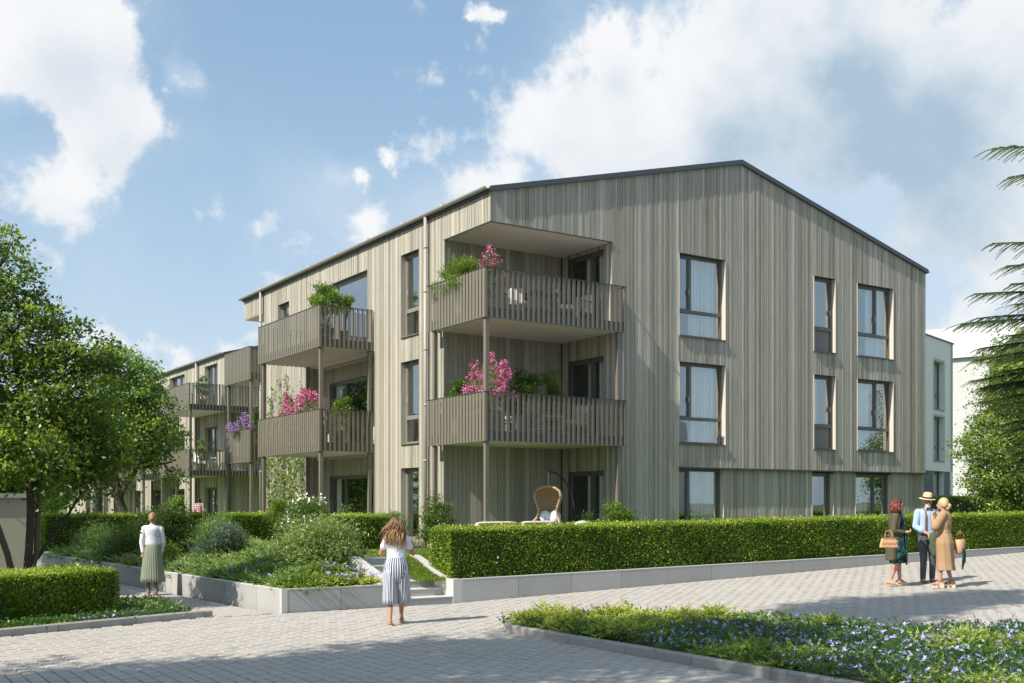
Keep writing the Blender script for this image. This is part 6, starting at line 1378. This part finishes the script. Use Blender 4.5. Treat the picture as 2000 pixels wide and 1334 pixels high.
# ---- 5 blonde woman in a tan belted dress (back three quarter view, facing left)
p = thing('person', 'blonde woman in a long tan belted dress and platform sandals', 'person', (5.07, -8.69, z_street(5.0)), R(24), scale=1.045)
b = MB(); LA, RA = V3(-.085, .06, .125), V3(.13, -.10, .125)
for hip, kn, an in ((V3(-.085, 0, .90), V3(-.10, .05, .50), LA), (V3(.085, 0, .90), V3(.12, .0, .50), RA)):
    b.cap(hip, kn, .083, .053); b.cap(kn, an, .051, .031); b.ell(kn.lerp(an, .28)+V3(0, -.017, 0), (.046, .05, .1)); foot(b, an, (0, 1, 0), .07, .2)
torso(b, .86, 1.42, (.16, .125), (.125, .10), (.15, .11), .165); b.cap((0, 0, 1.40), (0, .03, 1.50), .046, .044); H5 = V3(0, .04, 1.585); M5 = head(b, H5, (-.1, 1, -.05), s=.97)
arm(b, V3(-.165, 0, 1.37), V3(-.20, .14, 1.14), V3(-.06, .21, 1.36)); hand(b, V3(-.06, .21, 1.36), (.35, -.25, .9), (.3, -.9, 0), 1.1)
arm(b, V3(.165, 0, 1.37), V3(.215, .04, 1.12), V3(.04, .18, 1.08)); hand(b, V3(.04, .18, 1.08), (-.9, .2, .1), (0, -.9, .1), .5)
skinned('body', b, 'skin', p); face(p, H5, M5, .97, 'hair_gold')
c = MB(); c.loft([(-.01, -.02, .34, .185, .165), (0, -.02, .36, .188, .168), (0, -.015, .50, .176, .158), (0, -.01, .68, .178, .156), (0, -.005, .85, .186, .160), (0, 0, .98, .160, .135), (0, 0, 1.065, .130, .108), (0, 0, 1.10, .138, .115), (0, 0, 1.20, .165, .13), (0, 0, 1.32, .172, .128), (0, 0, 1.40, .13, .10), (0, .005, 1.45, .07, .068)], 64, capt=True, fold=lambda i, a: 1+(.035 if i < 5 else .02 if i < 9 else .008)*math.sin(a*8+i*.5)+.012*math.sin(a*17+i))
c.cap((-.155, .0, 1.38), (-.215, .12, 1.16), .082, .088); c.cap((.155, 0, 1.38), (.225, .04, 1.14), .082, .088); skinned('dress', c, 'tan_cloth', p, .011, 1)
c = MB(); c.loft([(0, 0, 1.055, .139, .116), (0, 0, 1.095, .139, .117)], 40); c.tube([(-.13, -.02, 1.07), (-.15, -.03, .95), (-.145, -.04, .86)], .012, 6); c.build('belt', 'tan_cloth', p)
c = MB(); c.ell((0, .015, 1.605), (.085, .097, .102), n=18, m=12); c.ell((.0, -.085, 1.545), (.050, .042, .048), n=14, m=8); c.ell((0, -.055, 1.50), (.05, .04, .04)); c.ell((.06, .0, 1.585), (.03, .07, .07)); c.ell((-.06, 0, 1.585), (.03, .07, .07)); skinned('hair', c, 'hair_blond', p, .010, 2)
for an in (LA, RA):
    s_ = MB(); zz = an.z-.075; ft = [(an.x-.036, an.y+.03), (an.x+.036, an.y+.03), (an.x+.040, an.y+.10), (an.x+.018, an.y+.145), (an.x-.018, an.y+.145), (an.x-.040, an.y+.10)]
    s_.prism(ft, zz-.045, zz-.008); s_.prism([(an.x-.034, an.y-.075), (an.x+.034, an.y-.075), (an.x+.036, an.y-.01), (an.x-.036, an.y-.01)], zz-.045, zz+.03); s_.prism([(an.x-.034, an.y-.05), (an.x+.034, an.y-.05), (an.x+.042, an.y+.05), (an.x-.042, an.y+.05)], zz, zz+.018); s_.build('platform_sole', 'beige_shoe', p)
    s_ = MB()
    for t_ in (.10, .03): s_.tube([(an.x-.044, an.y+t_, zz+.01), (an.x-.03, an.y+t_, zz+.055), (an.x+.03, an.y+t_, zz+.055), (an.x+.044, an.y+t_, zz+.01)], .013, 7)
    s_.tube([(an.x+.043*math.cos(a), an.y-.01+.043*math.sin(a), zz+.09) for a in [k*.524 for k in range(13)]], .010, 6); s_.build('sandal_strap', 'brown_leather', p)
bag = thing('basket_bag', 'woven basket bag with a dark scarf hanging behind the blonde woman', 'handbag', (5.38, -8.82, z_street(5.3)+.66), R(15))
c = MB(); c.loft([(0, 0, 0, .10, .065), (0, 0, .04, .12, .08), (0, 0, .28, .135, .09), (0, 0, .29, .12, .08), (0, 0, .05, .11, .07)], 24, capt=True); c.build('basket', 'tan_leather', bag)
for x in (-.08, .08): c = MB(); c.tube([(x, -.05, .27), (x*.9, -.03, .40), (0, 0, .46), (x*.9, .03, .40), (x, .05, .27)], .008, 6); c.build('handle', 'brown_leather', bag)
c = MB()
for k in range(3): c.loft([(.04*k-.04, -.06, -.30+.05*k, .018, .012), (.04*k-.04, -.075, -.15, .035, .02), (.04*k-.04, -.08, 0, .03, .02), (.04*k-.04, -.075, .12, .03, .015)], 14, capt=True, fold=lambda i, a: 1+.15*math.sin(a*3+i))
c.build('scarf', 'teal_print', bag)

# ---- 6 man in a plaid shirt behind the shaded hedge
p = thing('person', 'man in a red and white plaid shirt seen from behind, over the shaded hedge', 'person', (1.55, 27.2, .50), R(-33), scale=.93)
b = MB()
for sg in (-1, 1): b.cap((sg*.09, 0, .9), (sg*.1, .03, .5), .085, .06); b.cap((sg*.1, .03, .5), (sg*.1, 0, .09), .055, .036); foot(b, V3(sg*.1, 0, .085), (0, 1, 0), .08, .24)
torso(b, .86, 1.46, (.16, .12), (.15, .11), (.18, .125), .19); b.cap((0, 0, 1.44), (0, .02, 1.53), .055, .052); head(b, (0, .03, 1.62), (.7, 1, 0), s=1.0)
for sg in (-1, 1): arm(b, V3(sg*.19, 0, 1.40), V3(sg*.24, -.02, 1.12), V3(sg*.2, .12, .95)); hand(b, V3(sg*.2, .12, .95), (0, .6, -.7), (0, 1, .5), .5)
skinned('body', b, 'skin_dark', p, .011)
c = MB(); torso(c, .92, 1.48, (.18, .14), (.175, .135), (.195, .14), .2)
for sg in (-1, 1): c.cap(V3(sg*.19, 0, 1.41), V3(sg*.245, -.02, 1.12), .07, .06); c.cap(V3(sg*.245, -.02, 1.12), V3(sg*.215, .08, 1.0), .06, .05)
skinned('shirt', c, 'plaid_red', p, .012, 3)
c = MB()
for sg in (-1, 1): c.cap((sg*.09, 0, .9), (sg*.1, .03, .5), .10, .075); c.cap((sg*.1, .03, .5), (sg*.1, 0, .1), .07, .06)
skinned('trousers', c, 'plaid_dark', p, .012, 3)
c = MB(); c.ell((0, .01, 1.65), (.086, .10, .10), n=16, m=10); skinned('hair', c, 'hair_black', p, .011, 2)

# groups for repeated things
GR = {'hedge': 'clipped hedges', 'shrub': 'shrubs in the garden', 'potted_plant': 'potted plants on balconies and lawn', 'armchair': 'armchairs on the balconies', 'tree': 'trees around the buildings', 'person': 'people outside the building', 'table': 'tables on the balconies', 'retaining_wall': 'low concrete retaining walls'}
for o in list(COL.objects):
    if o.parent is None and o.get('category'):
        k = o.name.split('.')[0]
        if k in GR and not o.get('group'): o['group'] = GR[k]
    if o.name.split('.')[0] == 'flowers' and o.parent: o['kind'] = 'stuff'
